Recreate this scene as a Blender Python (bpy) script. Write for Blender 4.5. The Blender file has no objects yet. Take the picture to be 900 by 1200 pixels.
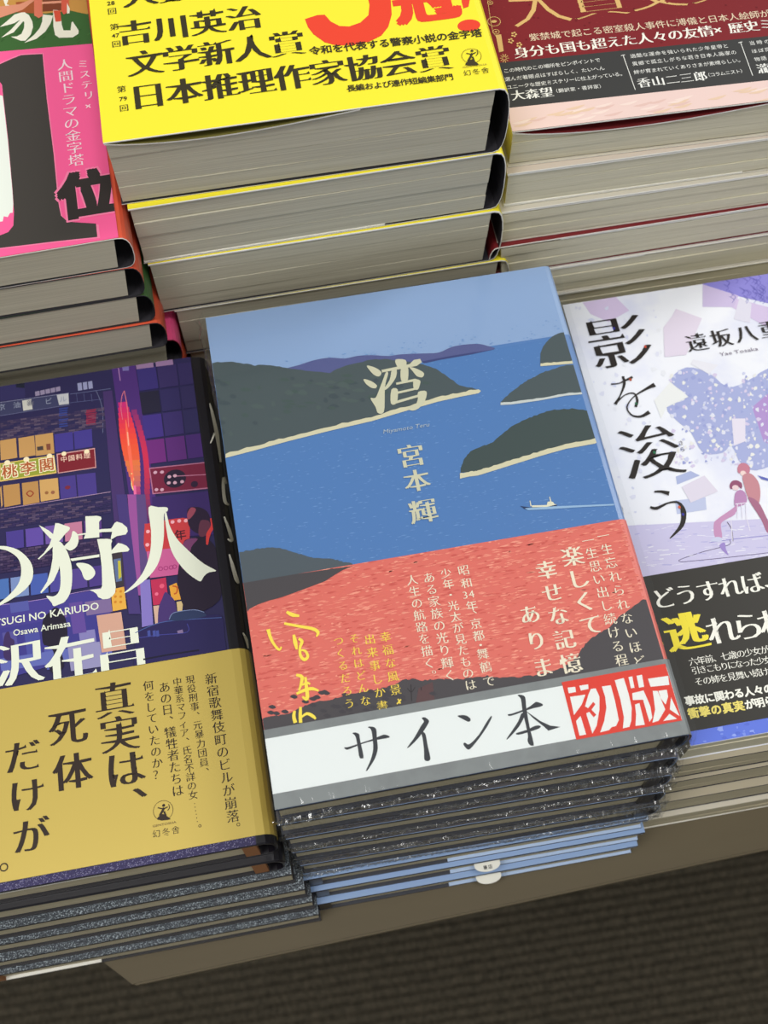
import bpy, bmesh, math, random
import numpy as np
from mathutils import Vector, Matrix
random.seed(7)
rng = np.random.default_rng(7)
SC = bpy.context.scene
COL = SC.collection
S = 0.001                      # modelling is done in millimetres
TABLE_Z = 0.72                 # height of the table top in metres
ZT = 140.0                     # the front pile's cover lies 140 mm above the table: z = 0 of the working frame

# ------------------------------------------------------------------ camera, world, light, exposure
F = 1418.515
CAM = np.array([21.45, -86.402, 383.62])
R = np.array([[0.98381898, 0.16381398, -0.07256169],
              [-0.17906606, 0.88554369, -0.42865804],
              [-0.00596363, 0.43471525, 0.90054822]])
def W(x, y, z):
    return Vector((x*S, y*S, (z+ZT)*S + TABLE_Z))
cam_d = bpy.data.cameras.new('camera'); cam = bpy.data.objects.new('camera', cam_d); COL.objects.link(cam)
cam_d.sensor_fit = 'HORIZONTAL'; cam_d.sensor_width = 36; cam_d.lens = 36*F/900
cam_d.clip_start = 0.01; cam_d.clip_end = 50
M4 = Matrix([list(R[i])+[0] for i in range(3)]+[[0, 0, 0, 1]])
cam.matrix_world = Matrix.Translation(W(*CAM)) @ M4
cam_d.dof.use_dof = True; cam_d.dof.focus_distance = 0.43; cam_d.dof.aperture_fstop = 20.0
SC.camera = cam

wd = bpy.data.worlds.new('world'); SC.world = wd; wd.use_nodes = True
wd.node_tree.nodes['Background'].inputs[0].default_value = (0.97, 1.0, 0.98, 1)
wd.node_tree.nodes['Background'].inputs[1].default_value = 0.27
def area(name, loc, target, sx, sy, power, color=(1, 1, 1)):
    d = bpy.data.lights.new(name, 'AREA'); d.shape = 'RECTANGLE'; d.size = sx; d.size_y = sy; d.energy = power; d.color = color
    o = bpy.data.objects.new(name, d); COL.objects.link(o); o.location = loc
    o.rotation_euler = (Vector(target)-Vector(loc)).to_track_quat('-Z', 'Y').to_euler(); return o
area('ceiling_lamp', (-0.75, -0.35, 2.75), (0, 0.1, 0.8), 0.5, 1.2, 18, (1.0, 0.985, 0.95))
area('ceiling_lamp', (1.9, 1.0, 2.75), (0, 0.1, 0.8), 0.5, 1.2, 34, (1.0, 0.985, 0.95))
area('ceiling_lamp', (0.35, -0.3, 2.75), (0.3, -0.25, 0.0), .4, .25, 9, (1.0, 0.985, 0.95))
area('ceiling_lamp', (0.3, -2.6, 2.75), (0.1, 0.0, 0.0), 1.2, .5, 9, (1.0, 0.985, 0.95))
SC.view_settings.view_transform = 'Standard'; SC.view_settings.look = 'None'
SC.view_settings.exposure = 0.0; SC.view_settings.gamma = 1.0; SC.view_settings.use_curve_mapping = False

# ------------------------------------------------------------------ helpers
def lin(c):
    return tuple(((v/255)/12.92 if v/255 <= .04045 else ((v/255+.055)/1.055)**2.4) for v in c)
def back(px, py, z):
    v = R @ np.array([(px-450)/F, -(py-600)/F, -1.0]); t = (z-CAM[2])/v[2]
    return (CAM + t*v)[:2]
MATS = {}
def mat(name, col=(200, 200, 200), rough=.5, metal=0, noise=None, bump=None, spec=.5, vcol=False, emit=None, coat=0):
    """noise=(scale vector, other colour, lo, hi); bump=(scale vector, strength, distance)"""
    if name in MATS: return MATS[name]
    m = bpy.data.materials.new(name); m.use_nodes = True; nt = m.node_tree; N = nt.nodes; Lk = nt.links
    b = N['Principled BSDF']; b.inputs['Roughness'].default_value = rough; b.inputs['Metallic'].default_value = metal
    b.inputs['Specular IOR Level'].default_value = spec; b.inputs['Coat Weight'].default_value = coat; b.inputs['Coat Roughness'].default_value = .12
    c = (*lin(col), 1); b.inputs['Base Color'].default_value = c
    tc = N.new('ShaderNodeTexCoord')
    def tex(sc, detail=4, rgh=.6):
        mp = N.new('ShaderNodeMapping'); mp.inputs['Scale'].default_value = sc; Lk.new(tc.outputs['Object'], mp.inputs['Vector'])
        t = N.new('ShaderNodeTexNoise'); t.inputs['Scale'].default_value = 1; t.inputs['Detail'].default_value = detail
        t.inputs['Roughness'].default_value = rgh; Lk.new(mp.outputs[0], t.inputs['Vector']); return t
    src = None
    if vcol:
        a = N.new('ShaderNodeVertexColor'); a.layer_name = 'Col'; src = a.outputs['Color']; Lk.new(src, b.inputs['Base Color'])
    if noise:
        t = tex(noise[0]); rp = N.new('ShaderNodeMapRange'); rp.inputs[1].default_value = noise[2]; rp.inputs[2].default_value = noise[3]
        Lk.new(t.outputs['Fac'], rp.inputs[0]); mx = N.new('ShaderNodeMix'); mx.data_type = 'RGBA'
        Lk.new(rp.outputs[0], mx.inputs['Factor'])
        if vcol:
            mx.blend_type = 'MULTIPLY'; Lk.new(src, mx.inputs['A'])
        else: mx.inputs['A'].default_value = c
        mx.inputs['B'].default_value = (*lin(noise[1]), 1); Lk.new(mx.outputs['Result'], b.inputs['Base Color'])
    if bump:
        t = tex(bump[0], 3); bp = N.new('ShaderNodeBump'); bp.inputs['Strength'].default_value = bump[1]; bp.inputs['Distance'].default_value = bump[2]
        Lk.new(t.outputs['Fac'], bp.inputs['Height']); Lk.new(bp.outputs[0], b.inputs['Normal'])
    MATS[name] = m; return m
def link_mesh(name, verts, faces, m, parent=None, cols=None, smooth=False, scale=S):
    me = bpy.data.meshes.new(name)
    me.from_pydata([(v[0]*scale, v[1]*scale, v[2]*scale) for v in verts], [], faces)
    if cols is not None:
        at = me.color_attributes.new('Col', 'FLOAT_COLOR', 'CORNER')
        arr = np.empty((len(me.loops), 4), np.float32); k = 0
        for f, c in zip(faces, cols):
            arr[k:k+len(f)] = (*c, 1); k += len(f)
        at.data.foreach_set('color', arr.ravel())
    me.materials.append(m)
    if smooth:
        me.polygons.foreach_set('use_smooth', [True]*len(me.polygons))
    me.update()
    o = bpy.data.objects.new(name, me); COL.objects.link(o)
    if parent is not None: o.parent = parent
    return o
def empty(name, loc, rz=0):
    o = bpy.data.objects.new(name, None); COL.objects.link(o); o.location = loc; o.rotation_euler = (0, 0, rz); o.empty_display_size = .02; return o
def tag(o, label=None, cat=None, group=None, kind=None):
    for k, v in (('label', label), ('category', cat), ('group', group), ('kind', kind)):
        if v: o[k] = v
    return o
def boxv(x0, x1, y0, y1, z0, z1):
    v = [(x, y, z) for z in (z0, z1) for y in (y0, y1) for x in (x0, x1)]
    return v, [(0, 2, 3, 1), (4, 5, 7, 6), (0, 1, 5, 4), (2, 6, 7, 3), (0, 4, 6, 2), (1, 3, 7, 5)]

# ------------------------------------------------------------------ lettering: glyph outlines from the built-in font
_gl = {}
def load_glyphs(chars, res=3, off=0.):
    todo = [c for c in dict.fromkeys(chars) if (c, off) not in _gl and not c.isspace()]
    obs = []
    for c in todo:
        cu = bpy.data.curves.new('g', 'FONT'); cu.body = c; cu.size = 1; cu.resolution_u = res; cu.offset = off
        o = bpy.data.objects.new('g', cu); COL.objects.link(o); obs.append(o)
    bpy.context.view_layer.update(); dg = bpy.context.evaluated_depsgraph_get()
    for c, o in zip(todo, obs):
        me = bpy.data.meshes.new_from_object(o.evaluated_get(dg))
        v = np.array([(p.co.x, p.co.y) for p in me.vertices]) if len(me.vertices) else np.zeros((0, 2))
        # weld coincident points, make faces counter-clockwise
        key = {}; idx = []; nv = []
        for p in v:
            k = (round(p[0], 5), round(p[1], 5))
            if k not in key: key[k] = len(nv); nv.append(p)
            idx.append(key[k])
        nv = np.array(nv); fs = []
        for p in me.polygons:
            f = [idx[i] for i in p.vertices]
            if len(set(f)) < 3: continue
            a = sum(nv[f[i]][0]*nv[f[(i+1) % len(f)]][1]-nv[f[(i+1) % len(f)]][0]*nv[f[i]][1] for i in range(len(f)))
            fs.append(f if a > 0 else f[::-1])
        cnt = {}
        for f in fs:
            for i in range(len(f)): cnt[(f[i], f[(i+1) % len(f)])] = 1
        nxt = {a: b for (a, b) in cnt if (b, a) not in cnt}
        _gl[(c, off)] = (nv, fs, nxt)
        bpy.data.objects.remove(o); bpy.data.meshes.remove(me)
_st = {}
REF = {}
def styled(ch, st):
    """st = (a, b, serif): grow uprights by a, thin level strokes by b (in em), add a small triangle at stroke ends"""
    if (ch, st) in _st: return _st[(ch, st)]
    g = 0.
    v, fs, nxt = _gl[(ch, g)]
    v = v.copy()/REF['em']
    v[:, 0] -= REF['cx']; v[:, 1] -= REF['cy']
    prv = {b: a for a, b in nxt.items()}
    a, b, ser = st; ga, gb = max(a, 0), max(b, 0); a, b = min(a, 0), min(b, 0)
    out = v.copy(); extra = []
    for i in nxt:
        if i not in prv: continue
        e1 = v[i]-v[prv[i]]; e2 = v[nxt[i]]-v[i]
        n1 = np.array([e1[1], -e1[0]])/(np.hypot(*e1)+1e-9); n2 = np.array([e2[1], -e2[0]])/(np.hypot(*e2)+1e-9)
        n = n1+n2; q = n@n
        if q < .2: continue
        n = n*2/q
        n = np.clip(n, -1.6, 1.6)
        out[i] = v[i]+np.array([a*n[0], b*n[1]])
    fs2 = [tuple(f) for f in fs]; vv = [tuple(p) for p in out]
    if ser:
        for i in nxt:           # an upright end cap facing right, short: the right end of a level stroke
            j = nxt[i]
            if i not in prv or j not in nxt: continue
            e = v[j]-v[i]
            if .04 < e[1] < .1+2*g and abs(e[0]) < .012:
                k = len(vv); t = out[j]; bt = out[i]
                vv += [(t[0]+.012, bt[1]), (t[0]-.01, t[1]+ser), (t[0]-ser*1.7, bt[1])]
                fs2.append((k, k+1, k+2))
    # weight: the same outline laid down again a hair higher and shifted sideways (and up, for block letters)
    xs = [0] if ga == 0 else ([-ga, ga] if ga <= .03 else [-ga, 0, ga]); ys = [0] if gb == 0 else ([-gb, gb] if gb <= .03 else [-gb, 0, gb])
    V, FF, H = [], [], []; h = 0
    nb = len(out)
    for dx in xs:
        for dy in ys:
            k = len(V); last = (dx == xs[-1] and dy == ys[-1])
            for i, p in enumerate(vv):
                V.append((p[0]+dx, p[1]+dy)); H.append(h+(.002 if i >= nb else 0))
            FF += [tuple(k+i for i in f) for f in fs2 if last or max(f) < nb]
            h += .0035
    _st[(ch, st)] = (np.array(V), FF, H); return _st[(ch, st)]
GOTH = (0, 0, 0); GOTHB = (.018, .014, 0); MIN = (.009, -.014, .03); MINB = (.028, -.016, .05); MINH = (.038, -.021, .07); HAND = (0, -.006, 0)

# ------------------------------------------------------------------ flat print on a surface
def clip_poly(pts, x0, y0, x1, y1):
    def cl(P, f, inter):
        o = []
        for i in range(len(P)):
            a, b = P[i-1], P[i]
            fa, fb = f(a), f(b)
            if fb:
                if not fa: o.append(inter(a, b))
                o.append(b)
            elif fa: o.append(inter(a, b))
        return o
    P = [tuple(p) for p in pts]
    def ix(x): return lambda a, b: (x, a[1]+(b[1]-a[1])*(x-a[0])/(b[0]-a[0]))
    def iy(y): return lambda a, b: (a[0]+(b[0]-a[0])*(y-a[1])/(b[1]-a[1]), y)
    for f, g in ((lambda p: p[0] >= x0, ix(x0)), (lambda p: p[0] <= x1, ix(x1)), (lambda p: p[1] >= y0, iy(y0)), (lambda p: p[1] <= y1, iy(y1))):
        if not P: return P
        P = cl(P, f, g)
    return P
class Print:
    """collects flat coloured shapes on the top cover of a book (local millimetres)"""
    def __init__(s, book, z=None, rect=None):
        s.B = book; s.v = []; s.f = []; s.c = []; s.rect = rect or (0.15, 0.15, book.w-.05, book.h-.15); s.z = z if z is not None else book.t; s.lz = 0; s.n = 0
    def loc(s, p):          # photograph pixel -> local cover millimetres
        B = s.B; x, y = back(p[0], p[1], B.z0+s.z)
        dx, dy = x-B.x, y-B.y; c, q = math.cos(B.r), math.sin(B.r)
        return (dx*c+dy*q, -dx*q+dy*c)
    def scale(s, p):        # millimetres per pixel across
        a = s.loc((p[0]-5, p[1])); b = s.loc((p[0]+5, p[1])); return math.dist(a, b)/10
    def lift(s, n=1): s.lz += .03*n
    def local(s, pts, col, clip=True, dz=None):
        if clip: pts = clip_poly(pts, *s.rect)
        if len(pts) < 3: return
        vs = [Vector((p[0], p[1], 0)) for p in pts]
        from mathutils.geometry import tessellate_polygon
        s.n += 1; k = len(s.v); z = s.z+.06+s.lz+(.0007*(s.n % 47) if dz is None else dz)
        tr = tessellate_polygon([vs])
        s.v += [(p[0], p[1], z) for p in pts]
        for t in tr:
            a, b, c = (pts[i] for i in t)
            if (b[0]-a[0])*(c[1]-a[1])-(b[1]-a[1])*(c[0]-a[0]) < 0: t = t[::-1]
            s.f.append(tuple(k+i for i in t)); s.c.append(lin(col))
    def poly(s, pts, col, org=(0, 0, 1)):
        s.local([s.loc((org[0]+p[0]/org[2], org[1]+p[1]/org[2])) for p in pts], col)
    def smooth(s, pts, col, org=(0, 0, 1)):
        P = [s.loc((org[0]+p[0]/org[2], org[1]+p[1]/org[2])) for p in pts]; o = []
        n = len(P)
        for i in range(n):
            p0, p1, p2, p3 = (np.array(P[(i+k) % n]) for k in (-1, 0, 1, 2))
            for t in (0, .33, .67):
                o.append(tuple(.5*((2*p1)+(-p0+p2)*t+(2*p0-5*p1+4*p2-p3)*t*t+(-p0+3*p1-3*p2+p3)*t**3)))
        s.local(o, col)
    def stroke(s, pts, wpx, col, org=(0, 0, 1)):
        """brush stroke: wpx = one width or a list of widths, photograph pixels"""
        P = [np.array(s.loc((org[0]+p[0]/org[2], org[1]+p[1]/org[2]))) for p in pts]
        w = wpx if isinstance(wpx, (list, tuple)) else [wpx]*len(P)
        k = s.scale((org[0]+pts[0][0]/org[2], org[1]+pts[0][1]/org[2]))
        Q = []; Wd = []
        for i in range(len(P)-1):
            p0, p1, p2, p3 = P[max(i-1, 0)], P[i], P[i+1], P[min(i+2, len(P)-1)]
            for t in np.linspace(0, 1, 5)[:-1]:
                Q.append(.5*((2*p1)+(-p0+p2)*t+(2*p0-5*p1+4*p2-p3)*t*t+(-p0+3*p1-3*p2+p3)*t**3)); Wd.append(w[i]*(1-t)+w[i+1]*t)
        Q.append(P[-1]); Wd.append(w[-1]); Ls = []; Rs = []
        for i in range(len(Q)):
            d = Q[min(i+1, len(Q)-1)]-Q[max(i-1, 0)]; d /= np.hypot(*d)+1e-9; n = np.array([-d[1], d[0]])*Wd[i]*k/2
            Ls.append(Q[i]+n); Rs.append(Q[i]-n)
        for i in range(len(Q)-1):
            s.local([tuple(Rs[i]), tuple(Rs[i+1]), tuple(Ls[i+1]), tuple(Ls[i])], col)
    def disc(s, p, rx, ry, col, n=20, org=(0, 0, 1)):
        c = s.loc((org[0]+p[0]/org[2], org[1]+p[1]/org[2])); k = s.scale((org[0]+p[0]/org[2], org[1]+p[1]/org[2]))
        s.local([(c[0]+rx*k*math.cos(2*math.pi*i/n), c[1]+ry*k*math.sin(2*math.pi*i/n)) for i in range(n)], col)
    def ring(s, p, r, w, col, n=24):
        c = s.loc(p); k = s.scale(p)
        for i in range(n):
            a0, a1 = 2*math.pi*i/n, 2*math.pi*(i+1)/n
            s.local([(c[0]+q*k*math.cos(a), c[1]+q*k*math.sin(a)) for q, a in ((r-w/2, a0), (r+w/2, a0), (r+w/2, a1), (r-w/2, a1))], col)
    def glyph(s, ch, c, size, col, st=GOTH, rot=0):
        if ch.isspace(): return
        v, fs, nb = styled(ch, st); k = len(s.v); z = s.z+.06+s.lz
        cr, sr = math.cos(rot), math.sin(rot)
        P = [(c[0]+size*(p[0]*cr-p[1]*sr), c[1]+size*(p[0]*sr+p[1]*cr)) for p in v]
        r = s.rect
        inside = all(r[0] <= p[0] <= r[2] and r[1] <= p[1] <= r[3] for p in P)
        if inside:
            s.v += [(p[0], p[1], z+nb[i]) for i, p in enumerate(P)]; s.f += [tuple(k+i for i in f) for f in fs]; s.c += [lin(col)]*len(fs)
        else:
            for f in fs: s.local([P[i] for i in f], col, dz=nb[f[0]])
    def text(s, txt, p0, p1, size, col, st=MIN, snap=True):
        """characters with centres from p0 to p1 (photograph pixels); size in pixels across"""
        a = s.loc(p0); b = s.loc(p1); n = len(txt)
        vert = abs(b[1]-a[1]) > abs(b[0]-a[0])
        if snap and n > 1:
            if vert: m = (a[0]+b[0])/2; a = (m, a[1]); b = (m, b[1])
            else: m = (a[1]+b[1])/2; a = (a[0], m); b = (b[0], m)
        mm = size*s.scale(((p0[0]+p1[0])/2, (p0[1]+p1[1])/2))
        for i, ch in enumerate(txt):
            t = i/(n-1) if n > 1 else 0
            c = (a[0]+(b[0]-a[0])*t, a[1]+(b[1]-a[1])*t); rot = 0
            if vert and ch in '、。': c = (c[0]+.55*mm, c[1]+.55*mm)
            if vert and ch in 'ー…（）': rot = -math.pi/2
            s.glyph(ch, c, mm, col, st, rot)
    def run(s, txt, p0, p1, hpx, col, bold=.012, slant=0):
        """latin text fitted between p0 (left end) and p1 (right end), centred on that line; hpx = cap height"""
        cu = bpy.data.curves.new('g', 'FONT'); cu.body = txt; cu.size = 1; cu.resolution_u = 2; cu.shear = slant; cu.offset = bold
        o = bpy.data.objects.new('g', cu); COL.objects.link(o); bpy.context.view_layer.update()
        me = bpy.data.meshes.new_from_object(o.evaluated_get(bpy.context.evaluated_depsgraph_get()))
        v = np.array([(p.co.x, p.co.y) for p in me.vertices])
        a = np.array(s.loc(p0)); b = np.array(s.loc(p1)); m = (a[1]+b[1])/2; x0, x1 = v[:, 0].min(), v[:, 0].max()
        kx = (b[0]-a[0])/(x1-x0); ky = hpx*s.scale(p0)/.73
        fs = [tuple(p.vertices) for p in me.polygons]
        for f in fs:
            s.local([(a[0]+(v[i][0]-x0)*kx, m+(v[i][1]-.36)*ky) for i in f], col)
        bpy.data.objects.remove(o); bpy.data.meshes.remove(me)
    def build(s, name, parent=None, m=None, label=None):
        if not s.f: return None
        o = link_mesh(name, s.v, s.f, m or mat('print_ink', vcol=True, rough=.42, spec=.3), parent or s.B.root, cols=s.c)
        if label: o['label'] = label
        return o

# ------------------------------------------------------------------ the book builder
PAGE = None
def page_mat(name, col, dark):
    return mat(name, col, rough=.85, noise=((8, 8, 2600), dark, .35, .75), bump=((30, 30, 4200), .35, .0002), spec=.2)
def spine_pts(w, t, s, n=9):
    out = []
    for i in range(1, n):
        th = math.pi*i/n
        out.append((w+s*abs(math.sin(th))**.75, t/2+t/2*math.copysign(abs(math.cos(th))**.8, math.cos(th))))
    return out
class Book:
    def __init__(s, x, y, z0, w, h, t, label, group, rot=0, spine='R', hard=True, bulge=5.0, cover='cover', page=None,
                 th=None, flap=(70, 0), flapm=None, inset=None, gap=0, head=None, sig=1, edge=None, inside=None, flapt=.55, flapside=1):
        s.x, s.y, s.z0, s.w, s.h, s.t, s.r = x, y, z0, w, h, t, math.radians(rot)
        s.root = empty('book', W(x, y, z0), s.r); tag(s.root, label, 'book', group)
        th = th or (2.4 if hard else .45); inset = inset if inset is not None else (3.0 if hard else .4)
        s.th = th; s.bulge = bulge; s.spine = spine
        mir = (lambda a: a) if spine == 'R' else (lambda a: w-a)
        arc = spine_pts(w, t, bulge)
        arci = spine_pts(w, t-2*th, max(bulge-th*.6, .5)); arci = [(a, c+th) for a, c in arci]
        n = 6
        out = [(w*i/n, t) for i in range(n+1)]+arc+[(w-w*i/n, 0) for i in range(n+1)]
        inn = [(w*i/n, t-th) for i in range(n+1)]+arci+[(w-w*i/n, th) for i in range(n+1)]
        s.out = out; s.mir = mir
        v = []; f = []
        # rounded board edges: four corners ring per path point, small bevel at front and back
        bv = min(th*.3, .5)
        rows = [(0, bv, 0), (0, 0, bv)]       # only a marker: bevel is done on outer lip
        for (a, c), (ai, ci) in zip(out, inn):
            d = np.array([ai-a, ci-c]); L = np.hypot(*d)+1e-9; d = d/L*bv
            for (b, oo) in ((0, 1), (bv, 0), (h-bv, 0), (h, 1)):
                v.append((mir(a+d[0]*oo), b, c+d[1]*oo))
            v.append((mir(ai), h, ci)); v.append((mir(ai), 0, ci))
        m_ = len(out); q = 6; kinds = []
        for i in range(m_-1):
            for k in range(q):
                a, b = i*q+k, i*q+(k+1) % q; kinds.append({4: 1, 5: 2, 0: 2}.get(k, 0))
                f.append((a, b, b+q, a+q) if spine == 'R' else (a, a+q, b+q, b))
        f.append(tuple(range(q))[::-1]); f.append(tuple((m_-1)*q+k for k in range(q))); kinds += [2, 2]
        bm = bmesh.new()
        bvs = [bm.verts.new((p[0]*S, p[1]*S, p[2]*S)) for p in v]
        for ff in f: bm.faces.new([bvs[i] for i in ff])
        bmesh.ops.recalc_face_normals(bm, faces=bm.faces[:])
        me = bpy.data.meshes.new('cover'); bm.to_mesh(me); bm.free(); me.materials.append(MATS[cover])
        if inside:
            me.materials.append(MATS[inside]); me.materials.append(MATS[edge or 'flap_white'])
            for p_, k_ in zip(me.polygons, kinds): p_.material_index = k_
        s.cover = bpy.data.objects.new('cover', me); COL.objects.link(s.cover); s.cover.parent = s.root
        # page block: signatures with slightly uneven edges
        c0, c1 = th+(.1 if hard else .5), t-th-(.1 if hard else .5)
        def sagf(a):
            u = (a-.2)/max(flap[0], 1)
            return gap*math.sin(math.pi*u**.8) if 0 < u < 1 and flap[0] else 0
        v = []; f = []
        cuts = [c0+(c1-c0)*i/sig for i in range(sig+1)]
        na = 10
        for i in range(sig):
            lo, hi = cuts[i]+(.06 if i else 0), cuts[i+1]-(.06 if i < sig-1 else 0)
            jy = random.uniform(-.25, .25) if sig > 1 else 0
            k0 = len(v)
            for j in range(na+1):
                u = j/na; a = (inset*.6 if hard else .6)+(w-1.2-(inset*.6 if hard else .6))*u
                top = hi-((sagf(a)+.7) if gap and i == sig-1 else 0)
                wob = .12*math.sin(5*u+i*2.3+x)
                slx = (-(1-(lo-c0)/(c1-c0+.001))*1.6*u, -(1-(top-c0)/(c1-c0+.001))*1.6*u) if not hard else (0, 0)
                for (b, c, sl) in ((inset+jy+wob, lo, slx[0]), (inset+jy+wob, top, slx[1]), (h-inset, top, slx[1]), (h-inset, lo, slx[0])):
                    v.append((mir(a+sl), b, c))
            for j in range(na):
                for k in range(4):
                    a_, b_ = k0+j*4+k, k0+j*4+(k+1) % 4
                    f.append((a_, a_+4, b_+4, b_) if spine == 'R' else (a_, b_, b_+4, a_+4))
            f.append((k0, k0+1, k0+2, k0+3) if spine == 'R' else (k0+3, k0+2, k0+1, k0))
            e = k0+na*4; f.append((e+3, e+2, e+1, e) if spine == 'R' else (e, e+1, e+2, e+3))
        s.block = link_mesh('page_block', v, f, page, s.root)
        if head:
            for b0 in (inset-1.2, h-inset-.3):
                V, Fc = boxv(*sorted((mir(w-5.5), mir(w-.6))), b0, b0+1.5, c0+.2, c1-.2)
                link_mesh('headband', V, Fc, MATS[head], s.root)
        # jacket flaps tucked in at the fore-edge: upper and lower
        for L, up in ((flap[0], 1), (flap[1], 0)):
            if not L: continue
            tf = flapt; nn = 14; v = []; f = []
            for j in range(nn+1):
                u = j/nn; a = .2+L*u
                if flapside < 0: a = w-a+bulge*.4
                sag = sagf(a) if up else 0
                c = (t-th-.02-sag) if up else (th+.02+tf)
                for b in (.02, h-.3):
                    v.append((mir(a), b, c)); v.append((mir(a), b, c-tf))
            for j in range(nn):
                k = j*4
                for (p, q_) in ((0, 1), (1, 3), (3, 2), (2, 0)):
                    f.append((k+p, k+q_, k+4+q_, k+4+p))
            f.append((0, 2, 3, 1)); e = nn*4; f.append((e, e+1, e+3, e+2))
            fo = link_mesh('jacket_flap', v, f, MATS[flapm or 'flap_white'], s.root)
            if inside and flapm:
                fo.data.materials.append(MATS['flap_white'])
                for k_, p_ in enumerate(fo.data.polygons):
                    if not (k_ < nn*4 and k_ % 4 == 3 or 0): p_.material_index = 1
    def wrap(s, name, b0, b1, m, off=.12, tk=.16, a0=0, closed=False, rough=None):
        """a paper band round the book between depths b0 and b1"""
        o = []; w = s.w
        n = len(s.out)
        for i, (a, c) in enumerate(s.out):
            p = np.array(s.out[max(i-1, 0)]); q = np.array(s.out[min(i+1, n-1)]); d = q-p; d = d/(np.hypot(*d)+1e-9); nn = np.array([-d[1], d[0]])
            o.append(((a, c), nn))
        v = []; f = []
        for (a, c), nn in o:
            for k in (off, off+tk):
                for b in (b0, b1): v.append((s.mir(a+nn[0]*k), b, c+nn[1]*k))
        for i in range(n-1):
            k = i*4
            for (p, q) in ((0, 2), (2, 3), (3, 1), (1, 0)): f.append((k+p, k+4+p, k+4+q, k+q))
        f.append((0, 2, 3, 1)); e = 4*(n-1); f.append((e, e+1, e+3, e+2))
        ob = link_mesh(name, v, f, m, s.root, smooth=False)
        return ob

# ------------------------------------------------------------------ materials
mat('flap_white', (236, 234, 226), rough=.6)
mat('head_orange', (150, 100, 60), rough=.8)
PG_GREY = page_mat('pages_warm_grey', (205, 200, 180), (172, 166, 148))
PG_CREAM = page_mat('pages_cream', (222, 216, 192), (196, 189, 165))
PG_DARK = page_mat('pages_brown', (198, 188, 162), (165, 156, 130))
mat('cover_sky', (140, 168, 210), rough=.38, coat=.15)
mat('board_navy', (34, 38, 52), rough=.5)
mat('flap_blue', (176, 198, 232), rough=.5)
mat('band_hill', (74, 70, 74), rough=.45)
mat('cover_sea', (80, 124, 184), rough=.38, coat=.15)
mat('cover_night', (22, 20, 28), rough=.3)
mat('cover_glitter', (52, 56, 62), rough=.36, metal=.7, noise=((1900, 1900, 1900), (150, 160, 166), .5, .7), bump=((1500, 1500, 1500), .6, .0004))
mat('cover_yellow', (247, 232, 52), rough=.4)
mat('cover_black', (30, 28, 32), rough=.35)
mat('cover_pink', (250, 92, 150), rough=.35)
mat('cover_orange', (228, 92, 62), rough=.35)
mat('cover_green', (70, 110, 60), rough=.4)
mat('cover_darkred', (120, 28, 34), rough=.4)
mat('cover_tan', (176, 166, 144), rough=.6)
mat('cover_blush', (212, 198, 184), rough=.5)
mat('cover_lilac', (230, 232, 240), rough=.4, noise=((28, 28, 28), (204, 208, 234), .5, .8))
mat('cover_cream', (205, 198, 182), rough=.5)
mat('inside_dark', (40, 38, 44), rough=.6)
mat('flap_yellow_shaded', (120, 112, 50), rough=.5)  # jacket yellow darkened: the shade in the flap's gap is put into the colour
mat('inside_red', (110, 20, 24), rough=.6)
mat('band_yellow', (250, 236, 50), rough=.36)
mat('band_gold', (205, 180, 92), rough=.33, metal=.25)
mat('band_salmon', (222, 108, 96), rough=.45)
mat('band_grey', (128, 133, 134), rough=.5, noise=((90, 90, 90), (118, 122, 124), .4, .7))
mat('band_white', (236, 240, 240), rough=.4)
mat('band_dark', (62, 62, 62), rough=.45)
mat('band_brown', (52, 50, 47), rough=.45)

# ------------------------------------------------------------------ the setting: carpet floor and the display table
def build_floor():
    # ribbed carpet: real ribs where the camera can see it, a plain sheet round it
    m = mat('carpet', (98, 90, 76), rough=.95, noise=((420, 160, 160), (64, 60, 52), .35, .68), bump=((600, 600, 600), .8, .002), spec=.1)
    x0, x1, y0, y1 = -650, 800, -260, 420
    nx, ny = 300, 680; th = math.radians(-1.5)
    xs = np.linspace(x0, x1, nx); ys = np.linspace(y0, y1, ny)
    X, Y = np.meshgrid(xs, ys); U = Y*math.cos(th)-X*math.sin(th)
    Z = 3.8*np.abs(np.sin(math.pi*U/9.5))+rng.normal(0, .35, X.shape)
    Z[0, :] = Z[-1, :] = 0; Z[:, 0] = Z[:, -1] = 0
    zf = -TABLE_Z/S-ZT
    v = [(X[j, i], Y[j, i], Z[j, i]) for j in range(ny) for i in range(nx)]
    f = [(j*nx+i, j*nx+i+1, (j+1)*nx+i+1, (j+1)*nx+i) for j in range(ny-1) for i in range(nx-1)]
    B = 3500
    k = len(v); v += [(x0-B, y0-B, 0), (x1+B, y0-B, 0), (x1+B, y1+B, 0), (x0-B, y1+B, 0)]
    c = [0, nx-1, ny*nx-1, (ny-1)*nx]
    f += [(k, k+1, c[1], c[0]), (k+1, k+2, c[2], c[1]), (k+2, k+3, c[3], c[2]), (k+3, k, c[0], c[3])]
    o = link_mesh('floor', v, f, m); tag(o, 'dark brown ribbed carpet floor under the table', kind='structure')
build_floor()
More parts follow.
